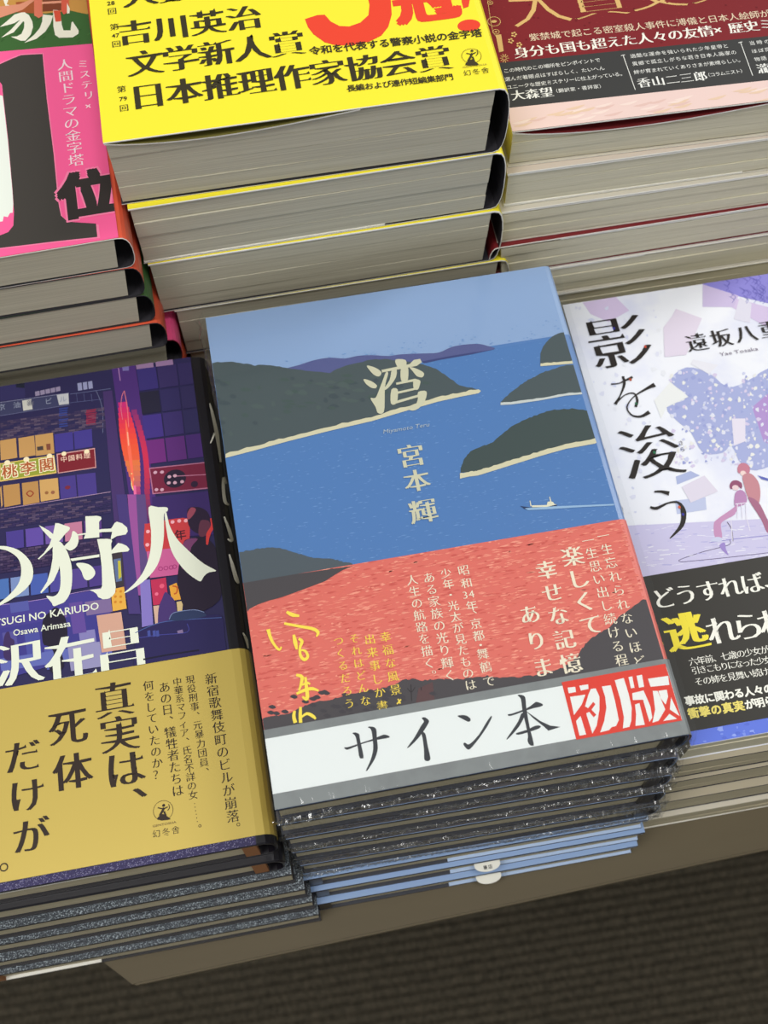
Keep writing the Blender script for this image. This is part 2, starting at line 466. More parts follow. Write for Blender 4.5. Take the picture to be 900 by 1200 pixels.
def prism(name, pts, z0, z1, m, parent, bevel=0):
    bm = bmesh.new()
    lo = [bm.verts.new((p[0]*S, p[1]*S, z0*S)) for p in pts]; hi = [bm.verts.new((p[0]*S, p[1]*S, z1*S)) for p in pts]
    n = len(pts); bm.faces.new(lo[::-1]); bm.faces.new(hi)
    for i in range(n): bm.faces.new((lo[i], lo[(i+1) % n], hi[(i+1) % n], hi[i]))
    if bevel: bmesh.ops.bevel(bm, geom=bm.edges[:], offset=bevel*S, segments=2, affect='EDGES')
    me = bpy.data.meshes.new(name); bm.to_mesh(me); bm.free(); me.materials.append(m)
    o = bpy.data.objects.new(name, me); COL.objects.link(o); o.parent = parent; return o
tb = empty('display_table', (0, 0, 0)); tag(tb, 'low brown display table with a clipped corner carrying every pile of books', 'table')
m_top = mat('table_brown', (98, 88, 68), rough=.6, noise=((6, 40, 6), (92, 82, 63), .4, .7), spec=.3)
TT = TABLE_Z/S
prism('tabletop', [(-74, -28), (900, -8), (900, 560), (-420, 560), (-420, 310)], TT-5, TT, m_top, tb, .8)
m_base = mat('table_base', (60, 56, 50), rough=.7)
prism('plinth', [(-120, 260), (820, 260), (820, 500), (-120, 500)], 1, TT-5, m_base, tb)

# ------------------------------------------------------------------ piles of books
NTH = ['topmost', 'second', 'third', 'fourth', 'fifth', 'sixth', 'seventh', 'eighth', 'ninth', 'tenth', 'eleventh', 'twelfth']
def stack_z(top, i, t): return top-t*(i+1)
G_ = .06
# front centre: eight hardcovers with a blue bay picture, five in shrink film, three without
CP = [(0, 0, 0), (-.9, -1.2, -.7), (.2, -2.6, -1.0), (.9, -4.2, -1.2), (2.2, -6.0, -1.0), (3.2, -8.4, -.6), (4.6, -10.4, -.5), (4.4, -12.9, -.3)]
CT = ZT/8; centre = []
for i, (x, y, r) in enumerate(CP):
    w = 133; sp = 'R' if i < 5 else 'L'
    lab = ('hardcover with blue bay and island picture and red band, topmost of front centre pile' if i == 0 else
           '%s book down the front centre pile, hardcover sealed in crinkled clear film' % NTH[i] if i < 5 else
           '%s book down the front centre pile, unwrapped sky blue jacket edge in front' % NTH[i])
    b = Book(x, y, stack_z(0, i, CT)+G_, w, 190, CT-G_*2-.7, lab, 'bay picture hardcovers in the front centre pile', r, sp, True, 3.2, 'board_navy', PG_DARK,
             flap=(0, 0) if i < 5 else (70, 78), head='cover_night', th=1.7, flapm='flap_blue', inset=1.3)
    hz_ = 157.5 if i == 0 else 189.8
    b.wrap('jacket', .1, hz_, MATS['cover_sea' if i == 0 else 'cover_sky'], off=0, tk=.22)
    if i == 0: b.wrap('jacket_sky', hz_, 189.9, MATS['cover_sky'], off=0, tk=.22)
    if 0 < i < 5: b.wrap('paper_band', .2, 98, MATS['band_hill'], off=.24, tk=.15)
    centre.append(b)
# front left: six dark hardcovers with a gold band
LP = [(-8.6, -4.9, 0), (-7.8, -7.1, -.2), (-.8, -10.2, .2), (2.2, -11.9, -.3), (3.6, -15.0, .2), (4.6, -17.0, 0)]
LT = (ZT-23.4)/6; left = []
for i, (xr, y, r) in enumerate(LP):
    sp = 'R' if i < 2 else 'L'
    lab = ('hardcover with purple neon street picture and gold band, topmost of front left pile' if i == 0 else
           '%s book down the front left pile, black glittering jacket, %s' % (NTH[i], 'rounded spine at right' if i < 2 else 'square end at right'))
    b = Book(xr-134, y, stack_z(-23.4, i, LT)+G_, 134, 194, LT-2*G_-.2, lab, 'dark neon street hardcovers in the front left pile', r, sp, True, 6.0,
             'cover_night', PG_DARK, flap=((84, 0), (0, 0), (0, 0), (0, 0), (0, 0), (0, 46))[i], flapt=(1.5, .5, .5, .5, .5, 1.1)[i], flapside=-1 if i == 5 else 1, head='head_orange', th=1.6, inset=1.2)
    if i > 1: b.wrap('jacket', .1, 193.9, MATS['cover_glitter'], off=-.02, tk=.2)
    left.append(b)
# front right: five paperbacks with a pale lilac picture
RP = [(145.5, 4.3, 0), (144.6, 2.2, -.2), (145.2, .6, 0), (142.9, -2.6, -.2), (140.4, -4.8, 0)]
RT = (ZT-38.4)/5; right = []
for i, (x, y, r) in enumerate(RP):
    lab = ('paperback with pale lilac picture and black band, topmost of front right pile' if i == 0 else
           '%s book down the front right pile, only its cream page edge showing' % NTH[i])
    b = Book(x, y, stack_z(-38.4, i, RT)+G_, 130, 192, RT-2*G_, lab, 'lilac picture paperbacks in the front right pile', r-.4, 'R', False, 3.0,
             'cover_lilac' if i == 0 else 'cover_tan' if i < 4 else 'cover_cream', PG_CREAM if i == 0 else PG_DARK, inside=None if i == 0 else 'inside_dark', edge='board_navy' if i in (1, 2, 3) else 'cover_cream', flap=((90, 0), (0, 0), (0, 0), (0, 0), (0, 60))[i], th=.5, sig=3)
    right.append(b)
# back centre: seven thick yellow jacketed books
YT = (77+ZT)/7; yellow = []
YX = [(-20.9, 209.6), (-19.0, 207.2), (-17.6, 206.6), (-12.6, 206.6), (-11.5, 207.4), (-11, 207.8), (-11, 208)]
for i, (x, y) in enumerate(YX):
    lab = ('very thick bright yellow book with black prize lettering, topmost of back centre pile' if i == 0 else
           '%s book down the thick yellow edged back centre pile' % NTH[i])
    b = Book(x, y, stack_z(77, i, YT)+G_, 134-.5*(i > 0), 190, YT-2*G_, lab, 'thick yellow books in the back centre pile', (-.3, .6, .4, .2, 0, 0, 0)[i], 'R', False, 4.5,
             'cover_yellow', PG_GREY, inside='inside_dark', flapm='flap_yellow_shaded' if i == 0 else None, flap=((86, 0), (0, 92), (0, 0), (0, 0), (0, 0), (0, 0), (0, 0))[i], th=(.5, .6, .8, .6, .6, .6, .6)[i], sig=4, gap=3.4 if i == 0 else 0, inset=.8 if i == 0 else .4)
    yellow.append(b)
# back left: eleven pink banded books
PT = (45.6+ZT)/11; pink = []
for i in range(11):
    xr, y = ((-23.9, 192.9), (-23.6, 193.6), (-22.6, 193.2), (-20.8, 193.1), (-17.2, 196.5), (-17, 198), (-17, 197), (-17, 198), (-17, 197), (-17, 198), (-17, 198))[i]
    lab = ('book with pink band and huge black numeral one, topmost of back left pile' if i == 0 else
           '%s book down the back left pile under the pink banded one' % NTH[i])
    b = Book(xr-134, y, stack_z(45.6, i, PT)+G_, 134, 190, PT-2*G_, lab, 'pink banded books in the back left pile', (1.2, .8, 1., .6, .4, 0, 0, 0, 0, 0, 0)[i], 'R', False, 4.3,
             ('cover_orange', 'cover_orange', 'cover_green', 'cover_orange', 'cover_pink')[i] if i < 5 else 'cover_orange', PG_GREY, inside='inside_dark', edge='inside_dark' if 0 < i < 4 else 'inside_red' if i == 4 else None,
             flap=((0, 84), (0, 0), (0, 0), (0, 0), (0, 0))[i] if i < 5 else (0, 0), th=.4, sig=1)
    pink.append(b)
# back right: ten dark red paperbacks
DZ = 48.; DT = (DZ+ZT)/10; dred = []
DX = [(121.6, 215.4, -1.6), (120.8, 212.4, -.6), (119.4, 210.0, -.2), (119.4, 207.8, .3), (119.5, 207.4, .2), (120, 207.2, 0), (120, 208, 0), (120, 208, 0), (120, 208, 0), (120, 208, 0)]
for i, (x, y, r) in enumerate(DX):
    lab = ('paperback with dark red cover, gold title and charcoal band, topmost of back right pile' if i == 0 else
           '%s book down the back right pile of thick cream paged paperbacks' % NTH[i])
    b = Book(x, y, stack_z(DZ, i, DT)+G_, 130, 190, DT-2*G_, lab, 'cream paged paperbacks in the back right pile', r, 'R' if i != 3 else 'L', False, 3.5,
             ('cover_blush', 'cover_blush', 'cover_cream', 'cover_darkred', 'cover_cream')[i] if i < 5 else 'cover_cream', PG_CREAM, inside='cover_cream' if i != 3 else 'inside_red', flapm='inside_red' if i == 0 else None,
             flap=((104, 0), (112, 96), (108, 0), (104, 0), (64, 0), (60, 60))[i] if i < 6 else (0, 0), th=.55, sig=3, gap=4.2 if i == 0 else .3, inset=.9 if i == 0 else .4)
    dred.append(b)

# ------------------------------------------------------------------ lettering needs
load_glyphs('国')
v = _gl[('国', 0.)][0]
REF['cx'] = 0; REF['cy'] = 0; REF['em'] = 1
_w = v[:, 0].max()-v[:, 0].min(); REF['em'] = _w/.845
REF['cx'] = (v[:, 0].max()+v[:, 0].min())/2/REF['em']; REF['cy'] = (v[:, 1].max()+v[:, 1].min())/2/REF['em']
ALLTXT = ('湾宮本輝一生忘れられないほど思い出し続ける程楽しくて幸せな記憶ありま昭和34年、京都・舞鶴で少年・光太が見たものはある家族の光り輝く人生の航路を描く。'
 '幸福な風景×出来事しか書それはどんな、つくるだろうか沢在昌真実は、死体だけが新宿歌舞伎町のビルが崩落。現役刑事、元暴力団員中華系マフィア氏名不詳の女…あの日犠牲者たちは何をしていたのか？'
 '幻冬舎大藪春彦賞吉川英治文学新人賞日本推理作家協会賞第回0123456789冠令和を代表する警察小説の金字塔長編および連作短編集部門位ミステリ人間ドラマの金字塔'
 '大賞受賞作紫禁城で起こる密室殺人事件に溥儀と日本人絵師が身分も国も超えた人々の友情歴史ミこの時代のこの場所をピンポイント選んだ着眼点はすばらしく、たいへんユニークな歴史ミステリーに仕上がっている大森望（翻訳家・書評家）'
 '過酷な運命を強いられた少年皇帝と異郷で孤立しがちな若き日本人画家の絆が育まれていくありさまが素晴らしい香山二三郎コラムニスト当時のほぼ同物語瀧影を浚うさら遠坂八重どうすれば逃れられな六年前七歳の少女が引きこもりになった少女その姉を見舞い続け'
 '事故に関わる人々の衝撃の真実が明ら桃李閣中国料理京油商ビル年')
load_glyphs(ALLTXT+'店')

# ------------------------------------------------------------------ art: bay picture (front centre)
def Z(x, y, k): return (x, y, k)
B = centre[0]; B.t += .24
bT = (Print(B).loc((290, 680))[1]+Print(B).loc((724, 612))[1])/2
P = Print(B, rect=(.15, bT, B.w-.05, B.h-.15))
P.poly([(225, 448), (579, 409), (672, 392), (760, 700), (800, 900), (300, 990)], (80, 124, 184)); P.lift()
# sea glints: short thin lighter dashes
for _ in range(1700):
    a = random.uniform(0, 134); b = random.uniform(60, 165)
    if b > 168-.0*a: continue
    L = random.uniform(.6, 2.6)*(1.4-b/200); h = random.uniform(.12, .3)
    c = (108, 150, 204) if random.random() < .5 else (94, 136, 194)
    P.local([(a, b), (a+L*.5, b-h/2), (a+L, b), (a+L*.5, b+h)], c)
P.lift()
o8 = Z(240, 300, 2.045)
P.smooth([(195, 272), (225, 262), (262, 250), (300, 244), (335, 246), (365, 240), (400, 238), (440, 240), (470, 236), (520, 234), (560, 232), (590, 219), (620, 213), (655, 211), (678, 216), (695, 223), (650, 233), (580, 242), (520, 254), (440, 275), (230, 290)], (86, 92, 142), o8)
P.poly([(520, 253), (600, 238), (695, 224), (640, 236), (560, 250), (525, 258)], (60, 68, 120), o8); P.lift()
random.seed(11)
def rough_strip(P, pts, w, col, org, amp=.8, n=7):
    """a shore line with an uneven upper edge: pts in source pixels, w in source pixels"""
    up = []; dn = []
    for i in range(len(pts)-1):
        for k in range(n):
            t = k/n; x = pts[i][0]*(1-t)+pts[i+1][0]*t; y = pts[i][1]*(1-t)+pts[i+1][1]*t
            up.append((x, y-w*.5-random.random()*w*.5*amp)); dn.append((x, y+w*.5))
    up.append(pts[-1]); P.poly(up+dn[::-1], col, org)
def hill(P, top, bottom, col, org, amp=3, n=5):
    up = []
    for i in range(len(top)-1):
        for k in range(n):
            t = k/n; up.append((top[i][0]*(1-t)+top[i+1][0]*t, top[i][1]*(1-t)+top[i+1][1]*t-random.random()*amp))
    P.poly(up+[top[-1]]+bottom[::-1], col, org)
DG = (74, 86, 90)
shL = [(50, 480), (120, 462), (200, 440), (300, 415), (400, 392), (480, 368), (560, 345), (620, 332), (662, 324)]
hill(P, [(5, 262), (30, 256), (75, 256), (120, 264), (165, 264), (200, 270), (240, 277), (300, 282), (345, 262), (400, 250), (450, 250), (500, 258), (540, 266), (575, 285), (610, 312), (660, 322)],
     [(20, 490), (50, 480), (120, 462), (200, 440), (300, 415), (400, 392), (480, 368), (560, 345), (662, 325)], DG, o8)
o5 = Z(560, 380, 5.456)
hill(P, [(398, 255), (400, 190), (415, 150), (440, 115), (475, 80), (520, 60), (556, 55), (640, 60)], [(398, 258), (500, 248), (640, 236)], DG, o5, 5)
hill(P, [(145, 500), (200, 450), (260, 400), (320, 360), (360, 340), (420, 310), (480, 290), (540, 270), (600, 265), (690, 262)], [(145, 510), (220, 510), (400, 480), (560, 450), (700, 436)], DG, o5, 6)
hill(P, [(-110, 930), (-90, 870), (-50, 820), (30, 785), (90, 765), (140, 720), (200, 670), (280, 625), (360, 590), (440, 562), (520, 548), (600, 545), (720, 560)], [(-110, 950), (0, 942), (120, 905), (240, 870), (400, 820), (560, 775), (780, 738)], (62, 76, 76), o5, 8)
P.lift()
random.seed(5)
dg2 = (66, 78, 84)
for _ in range(150):       # darker folds on the hills
    cx, cy = random.uniform(30, 600), random.uniform(285, 430)
    if cy > 470-.26*cx-25 or (cx > 540 and cy < 330): continue
    w, h = random.uniform(10, 34), random.uniform(4, 12)
    P.smooth([(cx-w*.5, cy), (cx, cy-h*.6), (cx+w*.5, cy+h*.2), (cx, cy+h*.6)], random.choice([dg2, (78, 92, 92), (70, 86, 84)]), o8)
P.lift()
CR = (214, 208, 176)
rough_strip(P, shL, 9, CR, o8)
rough_strip(P, [(400, 262), (500, 254), (640, 243)], 16, CR, o5)
rough_strip(P, [(145, 512), (220, 508), (400, 482), (560, 452), (700, 440)], 13, (200, 206, 204), o5)
rough_strip(P, [(-115, 975), (-60, 962), (0, 955), (120, 918), (240, 880), (400, 830), (560, 785), (780, 745)], 28, CR, o5, .5)
# boat and wake
P.poly([(270, 1163), (340, 1174), (440, 1164), (508, 1156), (500, 1168), (430, 1182), (300, 1184)], (36, 56, 96), o5)
P.poly([(300, 1178), (480, 1166), (640, 1160), (870, 1150), (870, 1160), (640, 1172), (420, 1186), (320, 1190)], (150, 184, 218), o5); P.lift()
P.poly([(345, 1160), (440, 1158), (445, 1138), (462, 1134), (480, 1138), (490, 1152), (505, 1154), (440, 1170), (345, 1172)], (226, 222, 196), o5)
P.poly([(455, 1105), (460, 1104), (470, 1136), (463, 1138)], (226, 222, 196), o5); P.poly([(330, 1130), (335, 1130), (343, 1165), (336, 1166)], (226, 222, 196), o5)
# the dark headland above the band
oz = Z(270, 600, 3.3333)
hill(P, [(20, 165), (60, 155), (100, 148), (140, 144), (180, 142), (220, 150), (260, 165), (300, 178), (330, 184), (370, 183), (410, 190), (450, 200), (480, 207)], [(30, 290), (300, 250), (480, 225)], (80, 90, 98), oz, 5)
P.lift(2)
P.build('cover_picture')
T = Print(B); T.lift(8)
IV = (208, 206, 178)
ow = Z(400, 400, 3.75)
for pts in ([(112, 108), (150, 118), (176, 138), (166, 156), (145, 150), (125, 130)], [(98, 168), (130, 176), (156, 195), (150, 208), (130, 205), (108, 188)],
            [(196, 138), (206, 143), (192, 200), (190, 290), (182, 318), (160, 316), (150, 290), (128, 252), (150, 250), (166, 215), (185, 165)],
            [(238, 82), (282, 84), (284, 112), (262, 124), (245, 112)], [(222, 127), (242, 122), (240, 160), (208, 205), (184, 216), (212, 172)], [(263, 118), (292, 113), (293, 168), (280, 180), (262, 172)],
            [(300, 116), (325, 120), (362, 140), (356, 160), (332, 155), (315, 135)], [(318, 170), (346, 174), (344, 196), (336, 214), (318, 210)], [(220, 214), (248, 214), (243, 272), (218, 275)],
            [(338, 224), (374, 222), (368, 262), (345, 292), (318, 306), (296, 302), (292, 290), (325, 280), (336, 255)]): T.smooth(pts, IV, ow)
T.lift()
for pts in ([(176, 128), (300, 102), (318, 84), (346, 79), (354, 94), (332, 110), (180, 139)], [(240, 184), (325, 166), (332, 176), (242, 193)], [(232, 226), (335, 204), (335, 213), (234, 236)], [(225, 268), (352, 232), (352, 243), (228, 279)]): T.poly(pts, IV, ow)
T.lift()
T.text('宮', (482, 535), (482, 535), 32, IV, MINB); T.text('本', (488.5, 564), (488.5, 564), 31, IV, MINB); T.text('輝', (496, 600), (496, 600), 33, IV, MINB)
T.run('Miyamoto Teru', (449, 507.5), (503, 496.5), 5.6, (176, 190, 200), slant=.25, bold=0)
T.build('title_lettering', m=mat('print_foil', vcol=True, rough=.3, spec=.6))

# the red paper band
band = B.wrap('paper_band', .3, bT, MATS['band_salmon'], off=.36)
P = Print(B, z=B.t, rect=(.1, .3, 134, bT-.02)); P.lz = .28
random.seed(21)
for _ in range(3400):
    a = random.uniform(0, 134); b = random.uniform(20, bT)
    L = random.uniform(.9, 4.2); h = random.uniform(.2, .6)
    c = random.choice([(238, 142, 124), (234, 132, 116), (243, 156, 136), (208, 92, 84), (226, 116, 102)])
    P.local([(a, b), (a+L*.4, b-h/2), (a+L, b+h*.1), (a+L*.55, b+h*.7), (a+L*.2, b+h*.5)], c)
P.lift()
DK = (74, 70, 74)
hill(P, [(20, 300), (60, 262), (250, 245), (480, 212)], [(60, 400), (75, 380), (110, 362), (150, 348), (200, 335), (250, 317), (300, 298), (330, 287), (370, 272), (400, 252), (440, 228), (478, 212)], DK, oz, 0)
hill(P, [(100, 822), (130, 812), (180, 800), (220, 792), (260, 778), (300, 756), (350, 742), (400, 735), (450, 722), (500, 712), (560, 700), (600, 692), (640, 680), (680, 660), (710, 655), (740, 665), (790, 660), (850, 658), (900, 668)],
     [(100, 1100), (900, 1000)], DK, oz, 7)
oq = Z(500, 600, 2.8125)
hill(P, [(60, 552), (110, 556), (160, 552), (200, 545), (240, 552), (300, 548), (350, 545), (400, 535), (450, 518), (490, 490), (512, 455), (530, 430), (560, 410), (600, 385), (640, 345), (670, 322), (700, 300), (735, 288), (900, 260)],
     [(60, 800), (900, 800)], DK, oq, 7)
P.lift()
random.seed(3)
for _ in range(60):
    cx, cy = random.uniform(150, 880), random.uniform(700, 800); 
    P.smooth([(cx-16, cy), (cx, cy-7), (cx+14, cy+3), (cx, cy+9)], (66, 62, 68), oz)
P.poly([(735, 690), (790, 665), (800, 760), (720, 770)], (92, 66, 68), oz)
for x0, y0 in ((705, 690), (745, 700)):
    P.stroke([(x0, y0-15), (x0+3, y0+50)], 1.2, (52, 46, 50), oz); P.stroke([(x0-14, y0), (x0+2, y0+15), (x0+16, y0-4)], 1.0, (52, 46, 50), oz)
P.lift(); P.build('band_picture', band)
P = Print(B, rect=(.1, .3, 133.8, bT)); P.lz = .44; WH = (240, 230, 206)
P.text('一生忘れられないほど', (706, 629), (749.5, 776), 15, WH)
P.text('一生思い出し続ける程', (688, 634.5), (729, 774), 15, WH)
P.text('楽しくて', (670, 653), (693, 733), 27, WH, MINB)
P.text('幸せな記憶', (639, 669), (670, 778), 25, WH, MINB)
P.text('ありま', (621, 721), (636, 783), 25, WH, MINB)
c_ = '昭和34年、京都・舞鶴で'; seq = ['昭', '和', '34', '年', '、', '京', '都', '・', '舞', '鶴', 'で']
ys = [669, 684.6, 698, 712, 722, 733, 747, 758, 768, 783, 799]
a0 = P.loc((543, 669)); a1 = P.loc((573, 799)); k_ = P.scale((555, 730))
for s_, yy in zip(seq, ys):
    t = (yy-669)/130; c = ((a0[0]+a1[0])/2, a0[1]+(a1[1]-a0[1])*t)
    if len(s_) == 2:
        P.glyph('3', (c[0]-.2*k_*14+.1*k_*14, c[1]), 13*k_, WH, MIN); P.glyph('4', (c[0]+.35*k_*14+.1*k_*14, c[1]), 13*k_, WH, MIN)
    else: P.glyph(s_, (c[0]+(.5*13*k_ if s_ == '、' else 0), c[1]+(.5*13*k_ if s_ == '、' else 0)), 14*k_, WH, MIN)
P.text('少年・光太が見たものは', (521, 673), (553, 803), 13.5, WH)
P.text('ある家族の光り輝く', (501, 678), (529, 792), 14.5, WH)
P.text('人生の航路を描く。', (480, 681), (509, 792), 14, WH)
YL = (246, 216, 84)
P.text('幸福な風景', (452, 747), (463, 809), 13.5, YL); P.stroke([(832, 598), (846, 625)], 1.6, YL, Z(300, 700, 5)); P.stroke([(850, 600), (826, 628)], 1.6, YL, Z(300, 700, 5))
P.text('出来事しか書', (433, 750), (448.5, 828), 13.5, YL); P.text('それはどんな', (415, 749), (428.5, 822), 12.5, YL); P.text('つくるだろう', (396, 752), (410.5, 825), 12.5, YL)
P.lift()
oy = Z(300, 700, 5); SG = (250, 226, 84)
for pts, w in (([(180, 88), (215, 106), (255, 112)], [3, 5, 2.5]), ([(166, 156), (250, 172), (335, 188), (364, 210), (354, 234)], [3, 3.5, 4, 4, 1.5]),
               ([(72, 190), (88, 245), (115, 290), (138, 310), (150, 292)], [4.5, 3.6, 3, 3, 1.5]), ([(222, 222), (230, 265), (240, 308)], [3, 5, 2.5]),
               ([(250, 245), (270, 262), (258, 300), (262, 345), (284, 368), (304, 350), (290, 318), (262, 312)], [3, 4, 3, 3.5, 4, 3.5, 3, 2]),
               ([(236, 458), (270, 470), (262, 520), (252, 548)], [3, 4.4, 3, 2]), ([(238, 568), (290, 545), (330, 538), (368, 550)], [3, 4, 4, 2]),
               ([(262, 520), (300, 505), (318, 512)], [2, 3, 2]), ([(290, 470), (296, 530), (302, 580), (294, 600), (272, 584)], [3, 4, 4.4, 4, 2]),
               ([(228, 668), (222, 700), (232, 738)], [3, 4, 4.5]), ([(262, 645), (260, 690), (262, 738)], [3, 4, 4]), ([(266, 706), (300, 684), (335, 700), (350, 716)], [2, 3.6, 4, 2])):
    P.stroke(pts, w, SG, oy)
P.build('band_lettering', band)

# the white and grey signed-copy strip over the band
def bavg(p, q): return (B_loc(p)[1]+B_loc(q)[1])/2
B_loc = Print(B).loc
s_top = bavg((312, 855), (776, 774)); w_top = bavg((313.5, 868), (658, 803)); w_bot = bavg((321, 931), (674, 867))
sash = B.wrap('signed_copy_strip', .0, s_top, MATS['band_grey'], off=.86)
P = Print(B, rect=(.02, .1, 134.5, s_top)); P.lz = .78
P.local([(0, w_bot), (134, w_bot), (134, w_top), (0, w_top)], (232, 237, 237)); P.lift()
oa = Z(400, 820, 6.4286); ob = Z(530, 790, 6.4286); INK = (56, 58, 64)
for pts in ([(22, 365), (50, 362), (120, 340), (230, 303), (300, 275), (325, 268), (358, 278), (357, 292), (270, 308), (160, 337), (60, 378), (35, 380)],
            [(84, 258), (105, 252), (135, 265), (142, 310), (168, 432), (155, 447), (136, 436), (122, 350), (106, 280)],
            [(200, 213), (225, 207), (262, 225), (268, 300), (275, 370), (257, 440), (215, 512), (192, 542), (188, 532), (222, 455), (240, 375), (235, 290), (224, 230)],
            [(605, 145), (628, 138), (659, 162), (652, 190), (610, 255), (570, 305), (512, 362), (498, 362), (550, 290), (598, 205), (622, 168)],
            [(603, 250), (632, 262), (650, 350), (670, 440), (662, 464), (640, 467), (624, 450), (622, 380), (612, 300)]): P.smooth(pts, INK, oa)
for pts in ([(38, 320), (95, 315), (128, 333), (137, 352), (122, 365), (88, 350)],
            [(290, 322), (295, 335), (262, 400), (200, 490), (132, 570), (100, 560), (82, 530), (95, 522), (130, 532), (200, 460), (255, 370)],
            [(490, 165), (515, 162), (547, 180), (556, 260), (580, 400), (612, 528), (600, 545), (577, 535), (565, 505), (568, 470), (550, 380), (528, 290), (515, 195)],
            [(418, 308), (450, 302), (560, 262), (612, 226), (635, 215), (680, 233), (665, 250), (590, 268), (440, 320)],
            [(520, 300), (542, 318), (500, 402), (420, 492), (410, 488), (450, 430), (495, 360)],
            [(480, 450), (560, 425), (622, 395), (660, 394), (657, 412), (590, 437), (500, 462)]): P.smooth(pts, INK, ob)
P.poly([(548, 280), (590, 308), (660, 358), (735, 393), (812, 403), (722, 432), (690, 402), (610, 340)], INK, ob)
orr = Z(650, 770, 5.294); RED = (222, 62, 48)
a0 = P.loc((658.5, 803.5))[0]; P.lift()
P.local([(a0, w_bot-.3), (133.9, w_bot-.3), (133.9, w_top+1.2), (a0, w_top+1.2)], RED); P.lift()
for pts in ([(78, 195), (125, 190), (130, 222), (85, 230)], [(150, 183), (205, 175), (207, 203), (160, 213)], [(93, 252), (188, 238), (165, 300), (118, 365)],
            [(130, 402), (158, 370), (193, 485), (152, 493)],
            [(206, 240), (222, 203), (252, 200), (275, 250), (275, 330), (258, 430), (232, 480), (193, 355), (212, 345), (240, 380), (255, 362), (226, 332), (250, 297), (236, 283), (205, 322), (186, 312)],
            [(290, 188), (345, 180), (372, 280), (395, 395), (378, 433), (350, 440), (335, 458), (280, 472), (305, 400), (318, 320), (310, 250)],
            [(370, 150), (425, 135), (455, 230), (475, 320), (472, 400), (460, 438), (420, 447), (427, 380), (405, 270)],
            [(455, 130), (478, 125), (492, 195), (470, 200)], [(505, 122), (538, 115), (552, 190), (520, 195)],
            [(478, 230), (548, 212), (590, 310), (602, 380), (585, 408), (545, 270), (482, 272)], [(495, 300), (522, 290), (556, 425), (498, 432), (502, 360)],
            [(575, 140), (700, 122), (708, 178), (592, 190)], [(605, 215), (635, 215), (682, 330), (642, 400), (603, 412), (620, 330)],
            [(640, 215), (692, 208), (700, 250), (685, 300), (655, 262)], [(718, 255), (772, 372), (710, 330)], [(708, 357), (755, 388), (670, 402)]):
    P.poly(pts, (236, 238, 236), orr)
P.build('strip_lettering', sash)

# ------------------------------------------------------------------ art: neon street (front left)
B = left[0]
gT = (Print(B).loc((120, 786))[1]+Print(B).loc((255, 765))[1])/2
P = Print(B, rect=(0, gT, 133.2, B.h-.1)); P0 = P
o1 = Z(0, 400, 6.923); o2 = Z(120, 400, 6.923); o3 = Z(0, 500, 6.923); o4 = Z(120, 500, 6.923); q1 = Z(0, 600, 6.923); q2 = Z(120, 580, 6.4286); q3 = Z(0, 680, 6.923); q4 = Z(120, 680, 6.4286)
NV = (44, 40, 82)
P.poly([(-300, 300), (222, 400), (305, 1000), (-300, 1100)], NV); P.lift()
def quad(a, b, c, d, col, o): P.poly([a, b, c, d], col, o)
def sub(p, q, t): return (p[0]+(q[0]-p[0])*t, p[1]+(q[1]-p[1])*t)
def bricks(P, tl, tr, br, bl, nr, nc, cols, org, gap=.12, skip=0):
    for r_ in range(nr):
        for c_ in range(nc+1):
            if random.random() < skip: continue
            off = .5*(r_ % 2); u0 = max(0, (c_-off)/nc); u1 = min(1, (c_+1-off)/nc)
            if u1-u0 < .2/nc: continue
            v0 = (r_+gap)/nr; v1 = (r_+1)/nr; u0 += gap*.4/nc
            def at(u, v_): return sub(sub(tl, tr, u), sub(bl, br, u), v_)
            P.poly([at(u0, v0), at(u1, v0), at(u1, v1), at(u0, v1)], random.choice(cols), org)
random.seed(9)
# top: dark storeys with pale windows
quad((0, 330), (200, 300), (205, 460), (0, 490), (52, 48, 96), o1); quad((130, 300), (200, 298), (200, 380), (130, 375), (30, 34, 52), o1)
for i in range(6): quad((265+i*33, 293-i*5), (292+i*33, 289-i*5), (294+i*33, 306-i*5), (268+i*33, 311-i*5), (176, 170, 206), o1)
for i in range(5): quad((284+i*42, 410-i*9), (320+i*42, 402-i*9), (324+i*42, 438-i*9), (288+i*42, 446-i*9), (150, 138, 168), o1)
for i in range(3): quad((628+i*43, 342-i*7), (662+i*43, 336-i*7), (668+i*43, 396-i*7), (634+i*43, 402-i*7), (150, 152, 190), o1)
P.poly([(0, 495), (560, 420), (565, 515), (0, 605)], (62, 64, 100), o1)
P.lift()
P.poly([(180, 482), (255, 470), (265, 552), (190, 565)], (206, 204, 196), o1); P.poly([(460, 434), (555, 422), (560, 508), (480, 518)], (196, 196, 200), o1)
P.stroke([(0, 497), (560, 421)], .6, (150, 150, 180), o1); P.stroke([(0, 606), (565, 516)], .6, (110, 112, 150), o1); P.stroke([(570, 430), (900, 385)], .7, (104, 110, 150), o1)
P.stroke([(570, 500), (830, 470)], .6, (90, 94, 136), o1)
for x in (620, 680, 740): P.stroke([(x, 425), (x+8, 490)], .5, (90, 94, 136), o1)
P.stroke([(780, 400), (830, 540), (835, 745)], .6, (110, 116, 150), o1)
bricks(P, (0, 650), (870, 530), (890, 700), (0, 830), 12, 16, [(62, 52, 88), (78, 64, 92), (52, 46, 84), (94, 80, 104)], o1, .16, .12)
for i in range(9): P.poly([(478+random.randint(-6, 4), 545+i*18), (548+random.randint(-6, 10), 536+i*18), (550, 546+i*18), (480, 556+i*18)], (52, 66, 140), o1)
for i in range(9): P.poly([(700+random.randint(-9, 4), 560+i*15), (778+random.randint(-6, 12), 548+i*15), (780, 557+i*15), (702, 570+i*15)], (146, 40, 70), o1)
P.lift()
